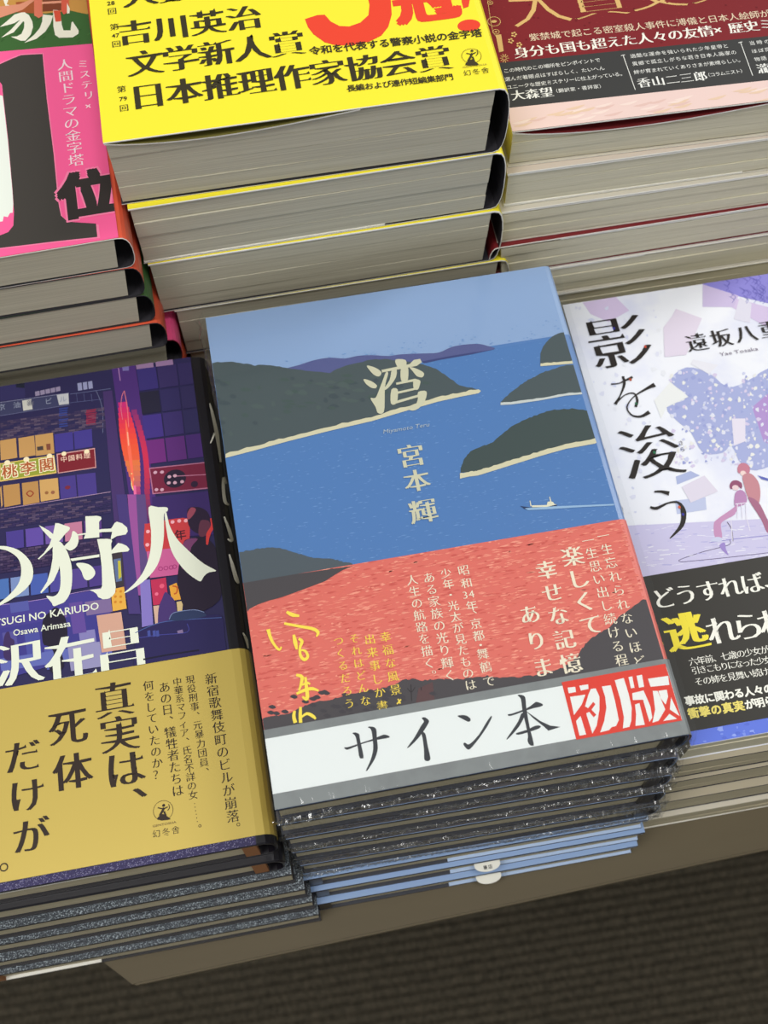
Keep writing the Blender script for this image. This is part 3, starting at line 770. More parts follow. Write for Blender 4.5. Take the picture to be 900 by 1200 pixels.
# lit restaurant windows and signs
AM = [(196, 150, 92), (184, 138, 82), (204, 160, 98)]
for (x0, x1, y0, y1) in ((0, 130, 115, 275), (150, 278, 95, 255), (285, 430, 72, 240)): P.poly([(x0, y0), (x1, y0-22), (x1+12, y1-22), (x0+8, y1)], AM[x0 % 3], o3)
for (x0, x1, y0, y1) in ((440, 590, 65, 210), (598, 745, 42, 185)): P.poly([(x0, y0), (x1, y0-22), (x1+8, y1-22), (x0+10, y1)], (68, 58, 140), o3)
P.poly([(300, 165), (350, 158), (354, 190), (304, 196)], (70, 60, 60), o3); P.poly([(375, 142), (410, 138), (412, 188), (380, 192)], (130, 74, 56), o3)
P.poly([(0, 300), (440, 232), (460, 378), (0, 448)], (232, 196, 110), o3); P.poly([(460, 222), (770, 174), (782, 335), (470, 382)], (206, 150, 150), o3)
P.lift()
P.poly([(5, 306), (434, 240), (452, 370), (5, 438)], (150, 156, 56), o3); P.poly([(470, 230), (764, 184), (774, 328), (478, 374)], (124, 34, 46), o3)
for (x0, x1, y0, y1) in ((0, 12, 500, 660), (25, 158, 480, 655), (178, 310, 460, 640), (320, 470, 435, 610)): P.poly([(x0, y0), (x1, y0-18), (x1+12, y1-25), (x0+12, y1)], random.choice(AM), o3)
for (x0, x1, y0, y1) in ((480, 612, 412, 590), (622, 775, 392, 570)): P.poly([(x0, y0), (x1, y0-18), (x1+14, y1-22), (x0+14, y1)], (72, 58, 134), o3)
P.lift()
for (x, y, r_) in ((60, 295, 24), (215, 268, 24), (402, 240, 22), (520, 222, 20), (705, 205, 22)): P.disc((x, y), r_/6.9, r_/6.9, (246, 230, 190), 12, o3)
P.stroke([(215, 545), (243, 522), (272, 542), (245, 568), (215, 545)], 1.4, (150, 60, 40), o3); P.disc((380, 538), 2.2, 2.2, (150, 100, 60), 10, o3); P.disc((430, 535), 2.4, 2.4, (150, 96, 70), 10, o3)
P.disc((550, 495), 3.4, 2.6, (120, 42, 60), 8, o3)
for (ch, x, y) in (('桃', 78, 365), ('李', 228, 340), ('閣', 380, 312)):
    c = P.loc((x/6.923, 500+y/6.923)); k_ = P.scale((50, 540)); P.glyph(ch, c, 19*k_, (250, 238, 200), (.05, .05, 0))
P.lift()
for (ch, x, y) in (('桃', 78, 365), ('李', 228, 340), ('閣', 380, 312)):
    c = P.loc((x/6.923, 500+y/6.923)); P.glyph(ch, c, 18*k_, (176, 92, 50), GOTHB)
P.text('中国料理', (75, 538.5), (102, 534.5), 8, (232, 190, 170), GOTHB, False)
P.text('京油', (2, 477.5), (20, 475), 9, (150, 156, 180), GOTH, False); P.text('新', (36, 472.5), (36, 472.5), 9, (110, 110, 130)); P.text('ビル', (57, 470.5), (74, 468), 9, (150, 156, 180), GOTH, False)
P.stroke([(0, 675), (470, 600), (900, 530)], .8, (170, 140, 170), o3)
bricks(P, (0, 690), (900, 560), (900, 700), (0, 830), 9, 14, [(56, 46, 90), (74, 60, 92), (48, 42, 84), (88, 74, 104)], o3, .16, .1)
# right half: tower panels and the red neon column
P.poly([(75, 205), (265, 182), (470, 1500), (250, 1500)], (76, 46, 118), o2)
P.poly([(5, 410), (80, 400), (290, 2100), (150, 2100)], (70, 50, 104), o2)
P.lift()
for r_, (ya, yb) in enumerate(((230, 405), (420, 595), (608, 795), (810, 1000))):
    for c_ in range(3):
        x0 = 278+c_*165+r_*22; dy = -c_*22
        col = [(58, 48, 116), (56, 46, 96), (52, 44, 92)][c_] if r_ == 0 else [(38, 36, 58), (50, 44, 92), (50, 44, 88)][c_] if r_ == 1 else [(66, 50, 130), (58, 46, 104), (48, 44, 88)][c_] if r_ == 2 else [(110, 44, 122), (90, 44, 116), (70, 42, 110)][c_]
        P.poly([(x0, ya+dy), (x0+155, ya+dy-20), (x0+178, yb+dy-22), (x0+24, yb+dy)], col, o2)
for x0 in (272, 430): P.poly([(x0, 182-(x0-272)*.13), (x0+140, 166-(x0-272)*.13), (x0+146, 212-(x0-272)*.13), (x0+6, 230-(x0-272)*.13)], (150, 118, 158), o2)
P.poly([(160, 195), (215, 190), (216, 240), (166, 243)], (120, 110, 170), o2); P.stroke([(128, 200), (146, 322)], .8, (190, 140, 190), o2)
P.lift()
for t in range(22):     # glow of the neon column, drawn as stepped colour
    u = t/21; y = 500+u*900; x = 165+u*150; hw = 22+46*math.sin(math.pi*min(1, u*1.15+.1))
    cr = int(120+118*math.sin(math.pi*min(1, .25+u*.75))); cg = int(44+50*max(0, math.sin(math.pi*u))**2+(60 if .5 < u < .75 else 0)*.4); cb = int(118-60*math.sin(math.pi*min(1, u*1.3)) if u < .77 else 118)
    P.poly([(x-hw, y), (x+hw, y-8), (x+hw+7, y+40), (x-hw+7, y+46)], (cr, cg, cb), o2)
    P.poly([(x+hw+34, y+60), (x+hw+34+44, y+54), (x+hw+84, y+100), (x+hw+40, y+106)], (int(110+95*math.sin(math.pi*min(1, .1+u))), 48, int(112-30*math.sin(math.pi*u))), o2)
P.lift()
P.stroke([(178, 405), (160, 450), (152, 540), (165, 640)], .7, (224, 120, 140), o2); P.stroke([(178, 405), (192, 470), (205, 560), (215, 700)], .7, (240, 130, 130), o2)
P.stroke([(190, 640), (205, 760), (222, 900), (240, 1040), (250, 1180)], [1, 3, 4, 3, 1.5], (248, 110, 84), o2); P.stroke([(205, 740), (215, 850)], 1.2, (250, 180, 150), o2)
P.stroke([(238, 380), (248, 430), (240, 470), (252, 520)], [1.2, 3, 2, 1], (250, 206, 130), o4); P.stroke([(262, 480), (275, 640), (290, 760)], 3, (232, 108, 160), o4)
# right sign
P.poly([(378, 338), (840, 290), (870, 505), (408, 552)], (176, 110, 140), o4); P.poly([(388, 346), (836, 298), (862, 496), (416, 542)], (116, 34, 62), o4); P.lift()
P.disc((590, 425), 13, 12, (40, 30, 52), 24, o4); P.disc((748, 470), 4.2, 4.2, (50, 30, 56), 14, o4)
P.stroke([(600, 405), (850, 392)], 1.0, (190, 120, 150), o4)
for x, y in ((430, 375), (485, 372), (545, 410), (590, 402), (540, 460), (590, 458), (648, 450), (440, 515), (485, 515)): P.disc((x, y), 2.4, 2.2, (206, 160, 180), 7, o4)
for x0 in (415, 560, 705): P.poly([(x0, 580-(x0-415)*.12), (x0+138, 562-(x0-415)*.12), (x0+160, 700), (x0+18, 715)], (64, 44, 112), o4)
# middle: second window storey behind the big lettering
for i, col in enumerate(((74, 60, 140), (96, 74, 160), (110, 84, 160), (190, 120, 150), (90, 60, 130))):
    x0 = 50+i*158; P.poly([(x0, 165-i*22), (x0+142, 145-i*22), (x0+148, 290-i*22), (x0+8, 310-i*22)], col, q1)
bricks(P, (0, 320), (900, 200), (900, 360), (0, 500), 9, 16, [(60, 46, 84), (76, 60, 92), (52, 40, 78), (88, 72, 104)], q1, .16, .1)
for i, col in enumerate(((74, 110, 176), (120, 140, 190), (70, 92, 170), (76, 70, 150), (84, 66, 140), (74, 56, 130))):
    x0 = -70+i*158; P.poly([(x0, 560-i*22), (x0+142, 540-i*22), (x0+150, 700-i*22), (x0+8, 724-i*22)], col, q1)
P.poly([(0, 200), (330, 160), (900, 60), (900, 240), (560, 300), (0, 400)], (70, 62, 142), q3)
P.poly([(-300, 400), (0, 395), (560, 300), (900, 240), (900, 560), (-300, 900)], (62, 58, 136), q3)
P.lift()
for x0, y0, w_, h_, col in ((80, 190, 150, 80, (84, 88, 160)), (420, 270, 120, 50, (110, 84, 150)), (560, 190, 110, 250, (96, 72, 150)), (690, 180, 210, 110, (124, 104, 150)), (785, 290, 200, 300, (206, 160, 140)), (640, 420, 130, 150, (130, 124, 180)),
                          (200, 440, 120, 260, (74, 78, 156)), (360, 560, 120, 170, (84, 90, 168)), (0, 640, 900, 100, (96, 104, 176)), (550, 540, 260, 200, (146, 142, 184)), (20, 430, 110, 130, (84, 80, 150))):
    P.poly([(x0, y0), (x0+w_, y0-w_*.15), (x0+w_+h_*.14, y0+h_-w_*.15), (x0+h_*.14, y0+h_)], col, q3)
P.stroke([(0, 205), (330, 160), (720, 85), (900, 60)], .8, (160, 130, 190), q3)
P.lift()
P.smooth([(350, 330), (430, 250), (520, 280), (550, 420), (540, 520), (500, 560), (520, 700), (440, 760), (400, 700), (440, 600), (400, 540), (350, 510)], (34, 28, 46), q3)     # standing figure
P.smooth([(45, 440), (75, 420), (90, 470), (120, 500), (110, 640), (40, 640), (30, 520)], (62, 44, 92), q3)
P.disc((452, 262), 5, 6, (36, 30, 44), 14, q3)
# street side shops, person and car
P.poly([(190, 0), (260, 0), (330, 500), (340, 760), (250, 760)], (150, 80, 150), q2); P.poly([(255, 0), (325, 0), (350, 330), (360, 620), (290, 620)], (92, 70, 124), q2)
P.poly([(105, 0), (185, 0), (290, 900), (200, 900)], (70, 56, 118), q2); P.poly([(375, 20), (840, -30), (870, 300), (400, 330)], (58, 40, 100), q2)
P.poly([(75, 440), (150, 430), (165, 690), (100, 700)], (60, 52, 60), q2); P.lift()
P.poly([(85, 490), (140, 480), (150, 650), (105, 660)], (92, 110, 150), q2); P.poly([(118, 500), (138, 498), (146, 620), (124, 640)], (190, 180, 60), q2)
P.smooth([(320, 240), (340, 220), (500, 190), (640, 180), (660, 250), (640, 400), (500, 420), (330, 430)], (196, 60, 66), q2)
P.poly([(335, 430), (560, 400), (600, 600), (360, 630)], (196, 92, 146), q2); P.poly([(365, 645), (480, 625), (500, 820), (385, 835)], (186, 46, 84), q2); P.poly([(505, 690), (560, 665), (600, 790), (525, 800)], (226, 160, 58), q2)
P.poly([(65, 715), (165, 695), (185, 860), (80, 880)], (226, 170, 70), q2); P.poly([(285, 650), (360, 640), (385, 980), (300, 1000)], (130, 116, 190), q2); P.poly([(385, 840), (430, 835), (440, 970), (400, 980)], (206, 170, 150), q2)
P.poly([(560, 810), (610, 800), (600, 900), (570, 905)], (206, 180, 130), q2); P.poly([(650, 790), (720, 785), (700, 870), (660, 860)], (200, 180, 120), q2); P.lift()
P.text('年', (211.5, 627.5), (211.5, 627.5), 14, (70, 26, 40), GOTHB)
for x, y in ((530, 208), (580, 200), (630, 198), (345, 280), (340, 380)): P.disc((x, y), 2.4, 2.4, (236, 170, 180), 8, q2)
for i, x in enumerate((440, 480, 520, 545)): P.ring((120+x/6.43, 580+(560-i*5)/6.43), 2.4, .9, (156, 50, 110), 10)
for y in (740, 780, 820):
    for x in (100, 140): P.disc((x, y-10), 1.8, 1.8, (206, 130, 40), 6, q2)
P.stroke([(530, 690), (565, 700), (560, 740), (540, 750)], 1.8, (190, 90, 40), q2); P.disc((410, 750), 2.2, 2.2, (230, 110, 140), 8, q2); P.disc((450, 690), 3, 3, (226, 90, 120), 8, q2)
P.smooth([(425, 860), (450, 790), (475, 735), (510, 760), (545, 800), (560, 870), (565, 960), (540, 1010), (430, 1000)], (70, 50, 110), q2)
P.lift()
FG = (36, 26, 46)
P.smooth([(640, 130), (660, 100), (700, 95), (740, 100), (790, 130), (815, 190), (810, 260), (780, 300), (740, 300), (690, 280), (650, 230)], (42, 28, 52), q2)
P.smooth([(740, 200), (800, 200), (815, 240), (805, 290), (760, 320), (725, 300)], (96, 50, 70), q2)
P.smooth([(610, 370), (650, 335), (760, 320), (840, 380), (880, 480), (900, 620), (880, 800), (700, 900), (620, 860), (570, 680), (580, 520)], FG, q2)
P.smooth([(600, 400), (640, 340), (720, 335), (670, 400), (650, 520), (600, 560)], (116, 60, 104), q2)
P.smooth([(640, 150), (668, 100), (705, 110), (690, 150), (650, 190)], (150, 70, 90), q2)
P.stroke([(820, 180), (830, 240), (800, 300), (790, 380)], [2.4, 4, 5, 2], (206, 60, 60), q2)
# car
P.smooth([(250, 395), (330, 365), (430, 325), (510, 300), (540, 255), (600, 235), (700, 225), (760, 240), (800, 265), (900, 270), (920, 420), (900, 600), (500, 640), (260, 700), (250, 470)], (40, 34, 84), q4); P.lift()
P.smooth([(505, 300), (530, 255), (600, 237), (700, 228), (760, 245), (780, 275), (640, 300), (560, 310)], (44, 56, 92), q4)
P.stroke([(505, 300), (530, 255), (600, 236), (700, 227), (770, 246)], .9, (116, 130, 170), q4); P.stroke([(250, 400), (430, 325), (640, 300), (900, 285)], 1.0, (70, 90, 150), q4)
P.stroke([(260, 440), (440, 415), (640, 395), (640, 330)], 1.0, (62, 62, 140), q4); P.stroke([(310, 600), (500, 565), (730, 530)], 2.0, (24, 22, 48), q4)
for x in (340, 380, 405): P.poly([(x, 385), (x+22, 380), (x+26, 425), (x+4, 430)], (66, 76, 150), q4)
P.poly([(565, 385), (605, 375), (612, 400), (570, 405)], (130, 110, 150), q4)
P.lift()
P.build('cover_picture')

T = Print(B, rect=(0, gT, 134, B.h)); T.lift(16); LW = (228, 232, 214)
def sm(T, pts, o, col=LW): T.poly(pts, col, o)
def smo(T, pts, o, col=LW): T.smooth(pts, col, o)
smo(T, [(0, 280), (60, 284), (150, 312), (230, 380), (270, 460), (262, 560), (200, 640), (100, 710), (0, 765), (-60, 790), (-60, 770), (0, 742), (90, 665), (150, 590), (174, 510), (170, 430), (140, 370), (70, 322), (0, 305), (-50, 300), (-50, 280)], q1)
sm(T, [(452, 95), (480, 97), (560, 124), (571, 134), (565, 152), (530, 185), (490, 235), (400, 315), (318, 390), (310, 384), (360, 335), (405, 270), (432, 190)], q1)
sm(T, [(320, 112), (340, 122), (400, 155), (440, 190), (425, 225), (410, 220), (350, 155)], q1)
smo(T, [(440, 280), (475, 245), (505, 258), (550, 330), (583, 440), (588, 560), (572, 660), (530, 730), (480, 755), (438, 768), (420, 738), (378, 685), (430, 690), (468, 670), (490, 620), (494, 540), (486, 450), (465, 380), (430, 330)], q1)
sm(T, [(432, 260), (490, 290), (492, 400), (480, 470), (440, 560), (338, 664), (330, 656), (385, 570), (415, 470), (430, 380)], q1)
smo(T, [(595, 158), (632, 186), (640, 240), (620, 290), (575, 318), (535, 300), (525, 280), (565, 240), (582, 200)], q1)
sm(T, [(695, 40), (790, 36), (822, 44), (826, 62), (806, 85), (808, 210), (682, 222), (700, 172)], q1)
sm(T, [(632, 186), (900, 139), (900, 158), (636, 196)], q1); sm(T, [(572, 384), (808, 348), (808, 370), (585, 403)], q1)
smo(T, [(620, 425), (680, 418), (740, 440), (775, 490), (762, 530), (720, 558), (685, 543), (660, 480)], q1)
sm(T, [(790, 225), (870, 222), (895, 230), (902, 250), (906, 640), (900, 700), (875, 710), (838, 712), (800, 695), (785, 668), (760, 650), (725, 637), (785, 632), (822, 628), (832, 600), (828, 450), (815, 340)], q1)
sm(T, [(40, 335), (70, 340), (76, 352), (68, 372), (72, 450), (103, 700), (98, 740), (75, 770), (0, 790), (0, 340)], q2)
sm(T, [(-40, 268), (0, 262), (68, 258), (95, 215), (112, 206), (150, 218), (188, 250), (193, 280), (178, 302), (110, 315), (68, 342), (66, 325), (76, 282), (0, 285), (-40, 292)], q2)
sm(T, [(66, 428), (95, 395), (120, 367), (150, 372), (185, 388), (207, 414), (195, 430), (120, 437), (66, 448)], q2)
smo(T, [(350, 98), (420, 97), (480, 97), (496, 108), (490, 128), (466, 150), (466, 250), (462, 350), (440, 470), (400, 560), (330, 640), (250, 700), (175, 743), (172, 735), (230, 685), (300, 600), (345, 500), (366, 400), (368, 270)], q2)
smo(T, [(470, 148), (482, 135), (492, 170), (510, 240), (560, 330), (620, 395), (700, 470), (770, 525), (852, 570), (848, 580), (800, 590), (765, 620), (742, 655), (700, 635), (640, 590), (570, 510), (520, 420), (490, 300)], q2)
T.text('沢', (22, 779), (22, 779), 58, LW, MINH); T.text('在', (83, 772), (83, 772), 60, LW, MINH); T.text('昌', (143, 763), (143, 763), 60, LW, MINH)
T.run('TSUGI NO KARIUDO', (-6, 732), (116, 709), 9.5, LW); T.run('Osawa Arimasa', (16, 742), (83, 731), 8.0, LW)
T.build('title_lettering')
# spine lettering, brush strokes on the rounded black spine
def spine_print(B, name, strokes, col, off=.1):
    """strokes on the curved spine of a book: (pixels, widths); each pixel is carried onto the upright plane the spine bulges to"""
    def hit(px, py):
        d = R @ np.array([(px-450)/F, -(py-600)/F, -1.0]); cr, sr = math.cos(B.r), math.sin(B.r)
        t = (B.z0+B.t+1-CAM[2])/d[2]
        for _ in range(260):
            p = CAM+t*d; dx, dy, c_ = p[0]-B.x, p[1]-B.y, p[2]-B.z0; a, b = dx*cr+dy*sr, -dx*sr+dy*cr
            if c_ <= B.t and c_ > 0:
                u = (c_-B.t/2)/(B.t/2); th = math.acos(max(-1, min(1, math.copysign(abs(u)**1.25, u)))); e = B.w+B.bulge*abs(math.sin(th))**.75
                if a <= e: return (a+off+.15, b, c_+off+.15)
            t += .15/abs(d[2])
        return None
    v = []; f = []; c = []
    for pts, w in strokes:
        P_ = [np.array(p, float) for p in pts]; QQ = []; W_ = []
        for i in range(len(P_)-1):
            p0, p1, p2, p3 = P_[max(i-1, 0)], P_[i], P_[i+1], P_[min(i+2, len(P_)-1)]
            for t in np.linspace(0, 1, 5)[:-1]:
                QQ.append(.5*((2*p1)+(-p0+p2)*t+(2*p0-5*p1+4*p2-p3)*t*t+(-p0+3*p1-3*p2+p3)*t**3)); W_.append(w[i]*(1-t)+w[i+1]*t)
        QQ.append(P_[-1]); W_.append(w[-1]); row = []
        for i in range(len(QQ)):
            d = QQ[min(i+1, len(QQ)-1)]-QQ[max(i-1, 0)]; d = d/(np.hypot(*d)+1e-9); n = np.array([-d[1], d[0]])*W_[i]*.85
            row.append((hit(*(QQ[i]+n)), hit(*(QQ[i]-n))))
        for A, C in zip(row, row[1:]):
            if None in A or None in C: continue
            k = len(v); v += [A[0], A[1], C[1], C[0]]; f.append((k, k+1, k+2, k+3)); c.append(lin(col))
    return link_mesh(name, v, f, mat('print_ink', vcol=True, rough=.42, spec=.3), B.root, cols=c)
spine_print(B, 'spine_lettering', [([(245, 473), (249, 488), (254, 512), (258, 542)], [.8, 2.2, 2.6, 1.2]), ([(246, 520), (251, 508)], [.6, 1.6]),
    ([(267, 576), (262, 560), (261, 570), (263, 588), (268, 592)], [1, 1.6, 2.2, 2.4, 1]), ([(262, 606), (268, 622), (271, 634), (266, 632)], [1, 2.4, 2.2, .8]),
    ([(268, 650), (272, 664), (276, 678), (279, 684)], [1, 2.4, 3, 1.5]), ([(284, 742), (288, 750), (290, 760)], [1, 2, 1])], (214, 212, 200))

# gold band with lettering
gold = B.wrap('paper_band', 3.0, gT, MATS['band_gold'], off=.15)
P = Print(B, rect=(0, 3.1, 134.5, gT)); P.lz = .34; BK = (48, 36, 30)
P.text('真実は、', (134, 821), (154, 944), 47, BK, MINB, False)
P.text('死体', (80, 853), (85.5, 905), 46, BK, MINB, False)
P.text('だけが', (27, 887), (37, 980), 43, BK, MINB, False)
P.text('、', (-10, 952), (-10, 952), 43, BK, MINB, False); P.ring((5, 1016.5), 4.3, 1.5, BK)
P.text('新宿歌舞伎町のビルが崩落', (247.5, 796), (273, 957), 14.8, BK, MIN, False); P.ring((279.5, 966.5), 1.8, .7, BK, 12)
P.text('現役刑事、元暴力団員、', (223, 797), (241, 905), 11, BK, MIN, False)
P.text('中華系マフィア、氏名不詳の女', (208, 799.5), (226.5, 932), 11, BK, MIN, False)
for i in range(6): P.disc((228.2+i*.65, 942+i*4.2), .6, .6, BK, 6)
P.ring((234.5, 968), 1.5, .6, BK, 10)
P.text('あの日、犠牲者たちは', (193, 806), (208.5, 927), 14, BK, MIN, False); P.text('何をしていたのか？', (174, 804), (186, 908), 13, BK, MIN, False)
def archer(P, c, r, col, bg=None):
    P.ring(c, r, .5, col, 26); k = r/11
    cx, cy = c
    P.smooth([(cx-7*k, cy+10*k), (cx-4*k, cy+6*k), (cx, cy+4*k), (cx+5*k, cy+7*k), (cx+8*k, cy+10*k), (cx, cy+11*k)], col)
    P.stroke([(cx-4*k, cy+6*k), (cx-1*k, cy+1*k), (cx+1*k, cy-3*k)], [2.2*k, 2.6*k, 2.6*k], col); P.stroke([(cx+3*k, cy+6*k), (cx+1*k, cy+1*k)], 2*k, col)
    P.disc((cx+.5*k, cy-5.6*k), 1.7*k, 1.7*k, col, 10); P.stroke([(cx-6*k, cy-3*k), (cx, cy-2*k), (cx+5*k, cy-4*k)], 1.3*k, col); P.stroke([(cx+6*k, cy-7*k), (cx+7*k, cy-3*k), (cx+5*k, cy)], .9*k, col)
archer(P, (191.5, 950), 11.5, BK); P.run('GENTOSHA', (179, 968), (207, 964), 2.6, (120, 100, 60)); P.text('幻冬舎', (183.5, 977.5), (206, 973), 9.5, BK, HAND, False)
P.build('band_lettering', gold)
P = Print(B, rect=(0, .12, 133.6, 2.95)); P.local([(0, 0), (134, 0), (134, 3), (0, 3)], (50, 44, 84)); P.lift()
for i in range(1500):
    a, b = random.uniform(0, 133), random.uniform(.15, 2.9); P.local([(a, b), (a+.35, b), (a+.3, b+.25)], random.choice([(122, 118, 156), (84, 78, 128), (150, 146, 176), (40, 36, 70)]))
P.build('jacket_edge_print')

# ------------------------------------------------------------------ art: yellow prize band (back centre)
B = yellow[0]; P = Print(B, rect=(.1, .1, B.w+1.0, B.h)); BK = (58, 52, 34)
P.lift(1)
z3 = Z(340, 0, 3.4615)
P.poly([(60, 78), (110, 62), (140, 60), (165, 88), (200, 106), (240, 108), (285, 92), (318, 62), (322, 20), (312, -20), (290, -60), (395, -60), (408, 0), (412, 60), (398, 110), (370, 145), (320, 170), (260, 182), (190, 186), (140, 172), (95, 140), (72, 110)], (232, 70, 48), z3)
P.text('冠', (498, 0), (498, 0), 76, (232, 70, 48), (.05, .03, 0)); P.lift()
P.disc((549.5, 30), 13.5, 9.5, (232, 70, 48), 24); P.poly([(541, 2), (540, -30), (556, -30), (549, 8), (543, 10)], (232, 70, 48))
P.lift(2)
def prow(txt, p0, p1, size, st=MINH): P.text(txt, p0, p1, size, BK, st, False)
prow('大藪春', (164, -5.5), (246, -16), 42); prow('吉川英治', (158, 38.5), (286, 22), 42); prow('文学新人賞', (170, 74.5), (336.5, 52), 43)
prow('日本推理作家協会賞', (173.6, 113), (508.5, 69.5), 43)
for a_, n_, b_, p, q, r_ in ((None, '28', '回', None, (130, 4), (131.5, 13.5)), ('第', '47', '回', (134, 32), (135.5, 42), (136.5, 52)), ('第', '79', '回', (142.5, 105), (144.5, 116), (145.5, 127))):
    if a_: P.text(a_, p, p, 11, BK, MIN)
    P.run(n_, (q[0]-4.5, q[1]+.6), (q[0]+4.5, q[1]-.6), 6.5, BK); P.text(b_, r_, r_, 11, BK, MIN)
P.lift(2)
P.text('令和を代表する警察小説の金字塔', (369, 60), (558, 39.5), 13.8, (54, 48, 36), GOTHB, False)
P.text('長編および連作短編集部門', (411.5, 104), (526, 91), 10.8, (58, 52, 36), GOTHB, False)
archer(P, (552.5, 66), 11.5, (66, 58, 36)); P.run('GENTOSHA', (542, 79), (571, 76), 2.4, (170, 156, 60)); P.text('幻冬舎', (547.5, 86), (568.5, 83), 9.5, (66, 58, 36), HAND, False)
P.build('band_lettering')

# ------------------------------------------------------------------ art: pink band (back left)
B = pink[0]; P = Print(B, rect=(.1, .1, B.w+.6, B.h)); zt = Z(0, 0, 7.5); z5 = Z(0, 50, 3)
P.poly([(-200, -200), (200, -200), (120, 52), (-200, 90)], (62, 104, 52)); P.lift()
P.poly([(-400, -400), (900, -400), (900, 118), (760, 125), (620, 95), (400, 120), (180, 100), (60, 130), (0, 150), (-400, 200)], (206, 150, 74), zt); P.lift()
P.poly([(375, -40), (540, -40), (540, 92), (375, 105)], (132, 66, 40), zt); P.poly([(140, 20), (300, 10), (300, 120), (150, 110)], (168, 88, 46), zt)
for i in range(30):
    x, y = random.uniform(0, 780), random.uniform(160, 400); P.stroke([(x, y), (x+30, y-20)], .8, random.choice([(84, 130, 66), (48, 84, 44)]), zt)
P.lift(); WT = (244, 240, 222)
for pts in ([(30, 0), (75, 0), (60, 40), (110, 60), (85, 78), (50, 60)], [(0, 240), (60, 190), (130, 130), (180, 115), (215, 110), (255, 135), (285, 190), (292, 240), (270, 310), (225, 360), (185, 362), (95, 325), (150, 322), (190, 300), (212, 250), (215, 200), (190, 170), (120, 210)],
            [(10, 335), (90, 270), (190, 165), (205, 190), (120, 288)], [(375, 130), (468, 140), (445, 210), (400, 280), (320, 345), (215, 380), (300, 310), (350, 250), (372, 190)],
            [(468, 90), (530, 95), (545, 225), (560, 270), (620, 270), (630, 200), (640, 192), (692, 270), (690, 300), (640, 332), (520, 335), (485, 310), (470, 230)]): P.poly(pts, WT, zt)
P.poly([(0, 60), (170, 40), (290, -10), (300, 10), (200, 90), (0, 160)], (226, 150, 120), zt)
P.lift()
P.poly([(300, -30), (370, -30), (372, 100), (380, 140), (342, 163), (302, 140)], (226, 122, 96), zt); P.poly([(540, -30), (602, -30), (612, 105), (560, 132), (540, 100)], (222, 96, 74), zt)
P.poly([(470, 95), (530, 95), (540, 190), (490, 195)], (220, 84, 60), zt); P.poly([(370, 20), (540, 10), (540, 30), (370, 40)], (236, 160, 130), zt); P.poly([(590, 30), (615, 80), (612, 120), (590, 124)], WT, zt)
P.lift()
PKc = (252, 98, 156)
P.poly([(-300, 100), (0, 61), (105, 52), (135, 50), (220, 330), (-300, 420)], PKc); P.lift()
P.poly([(-200, 200), (0, 186), (12, 190), (36, 400), (48, 560), (45, 600), (36, 600), (28, 615), (14, 612), (10, 630), (-6, 632), (-200, 660)], (236, 242, 232), z5); P.lift()
ONE = [(-100, 110), (0, 78), (40, 60), (75, 46), (150, 42), (165, 200), (190, 400), (205, 560), (215, 610), (240, 632), (338, 638), (343, 685), (200, 700), (0, 724), (-60, 730), (-60, 690), (0, 680), (30, 668), (48, 645), (50, 600), (45, 520), (30, 350), (12, 190), (8, 150), (0, 140), (-100, 170)]
cx_, cy_ = 120, 380
P.poly([(cx_+(x-cx_)*1.035+2, cy_+(y-cy_)*1.012) for x, y in ONE], (252, 132, 172), z5); P.lift()
P.poly(ONE, (66, 62, 58), z5); P.lift(2)
P.text('位', (103.5, 228.5), (103.5, 228.5), 71, (252, 132, 172), (.075, .07, 0)); P.lift(2)
P.text('位', (103.5, 228.5), (103.5, 228.5), 69, (52, 46, 44), (.052, .048, 0)); P.lift()
P.text('ミステリ×', (97.5, 76), (106.5, 125), 13.5, (255, 228, 236), (.016, -.01, .03), False); P.text('人間ドラマの金字塔', (76, 77), (89.5, 189), 18.5, (252, 226, 234), MIN, False)
P.build('band_picture')

# ------------------------------------------------------------------ art: dark red cover (back right)
B = dred[0]; P = Print(B, rect=(.1, .1, B.w, B.h)); zr = Z(560, 0, 2.647); GD = (214, 176, 112)
P.local([(0, 0), (130, 0), (130, 190), (0, 190)], (124, 32, 38)); P.lift()
for i in range(260):
    a, b = random.uniform(0, 130), random.uniform(20, 100); P.local([(a, b), (a+.8, b+.2), (a+.6, b+.9), (a-.1, b+.7)], random.choice([(134, 40, 44), (106, 22, 30)]))
P.lift()
P.text('大賞受賞作', (631, 6), (902, -30), 74, GD, (.0, -.02, .05), False); P.lift()
P.text('紫禁城で起こる密室殺人事件に溥儀と日本人絵師が', (626, 44), (896, 16.5), 12.4, (226, 204, 176), (.008, -.002, .02), False)
P.text('身分も国も超えた人々の友情×歴史ミ', (611, 62), (898, 29), 18.5, (240, 236, 226), MINB, False); P.lift()
P.poly([(65, 196), (950, 108), (950, 240), (900, 250), (95, 336)], (58, 58, 58), zr)
P.poly([(97, 336), (900, 250), (950, 244), (960, 330), (100, 420)], (230, 202, 196), zr); P.lift()
for _ in range(36):
    x, y = random.uniform(120, 880), 0; y = 375-(x-105)*.098+random.uniform(-28, 18)
    P.smooth([(x-30, y+6), (x, y-2), (x+30, y-9), (x+4, y+5)], random.choice([(236, 214, 206), (222, 188, 180), (226, 196, 170)]), zr)
WG = (232, 232, 228)
def dt(t_, p, q, sz, st=GOTH): P.text(t_, (560+p[0]/2.647, p[1]/2.647), (560+q[0]/2.647, q[1]/2.647), sz, WG, st, False)
dt('この時代のこの場所をピンポイントで', (88, 221), (371, 188), 6.9); dt('選んだ着眼点はすばらしく、たいへん', (92, 247), (384, 213), 6.9); dt('ユニークな歴史ミステリーに仕上がっている。', (98, 272), (449, 230), 6.9)
dt('大森望', (124, 297), (212, 288), 16.5, MINB); dt('（翻訳家・書評家）', (240, 284), (384, 268), 6.6)
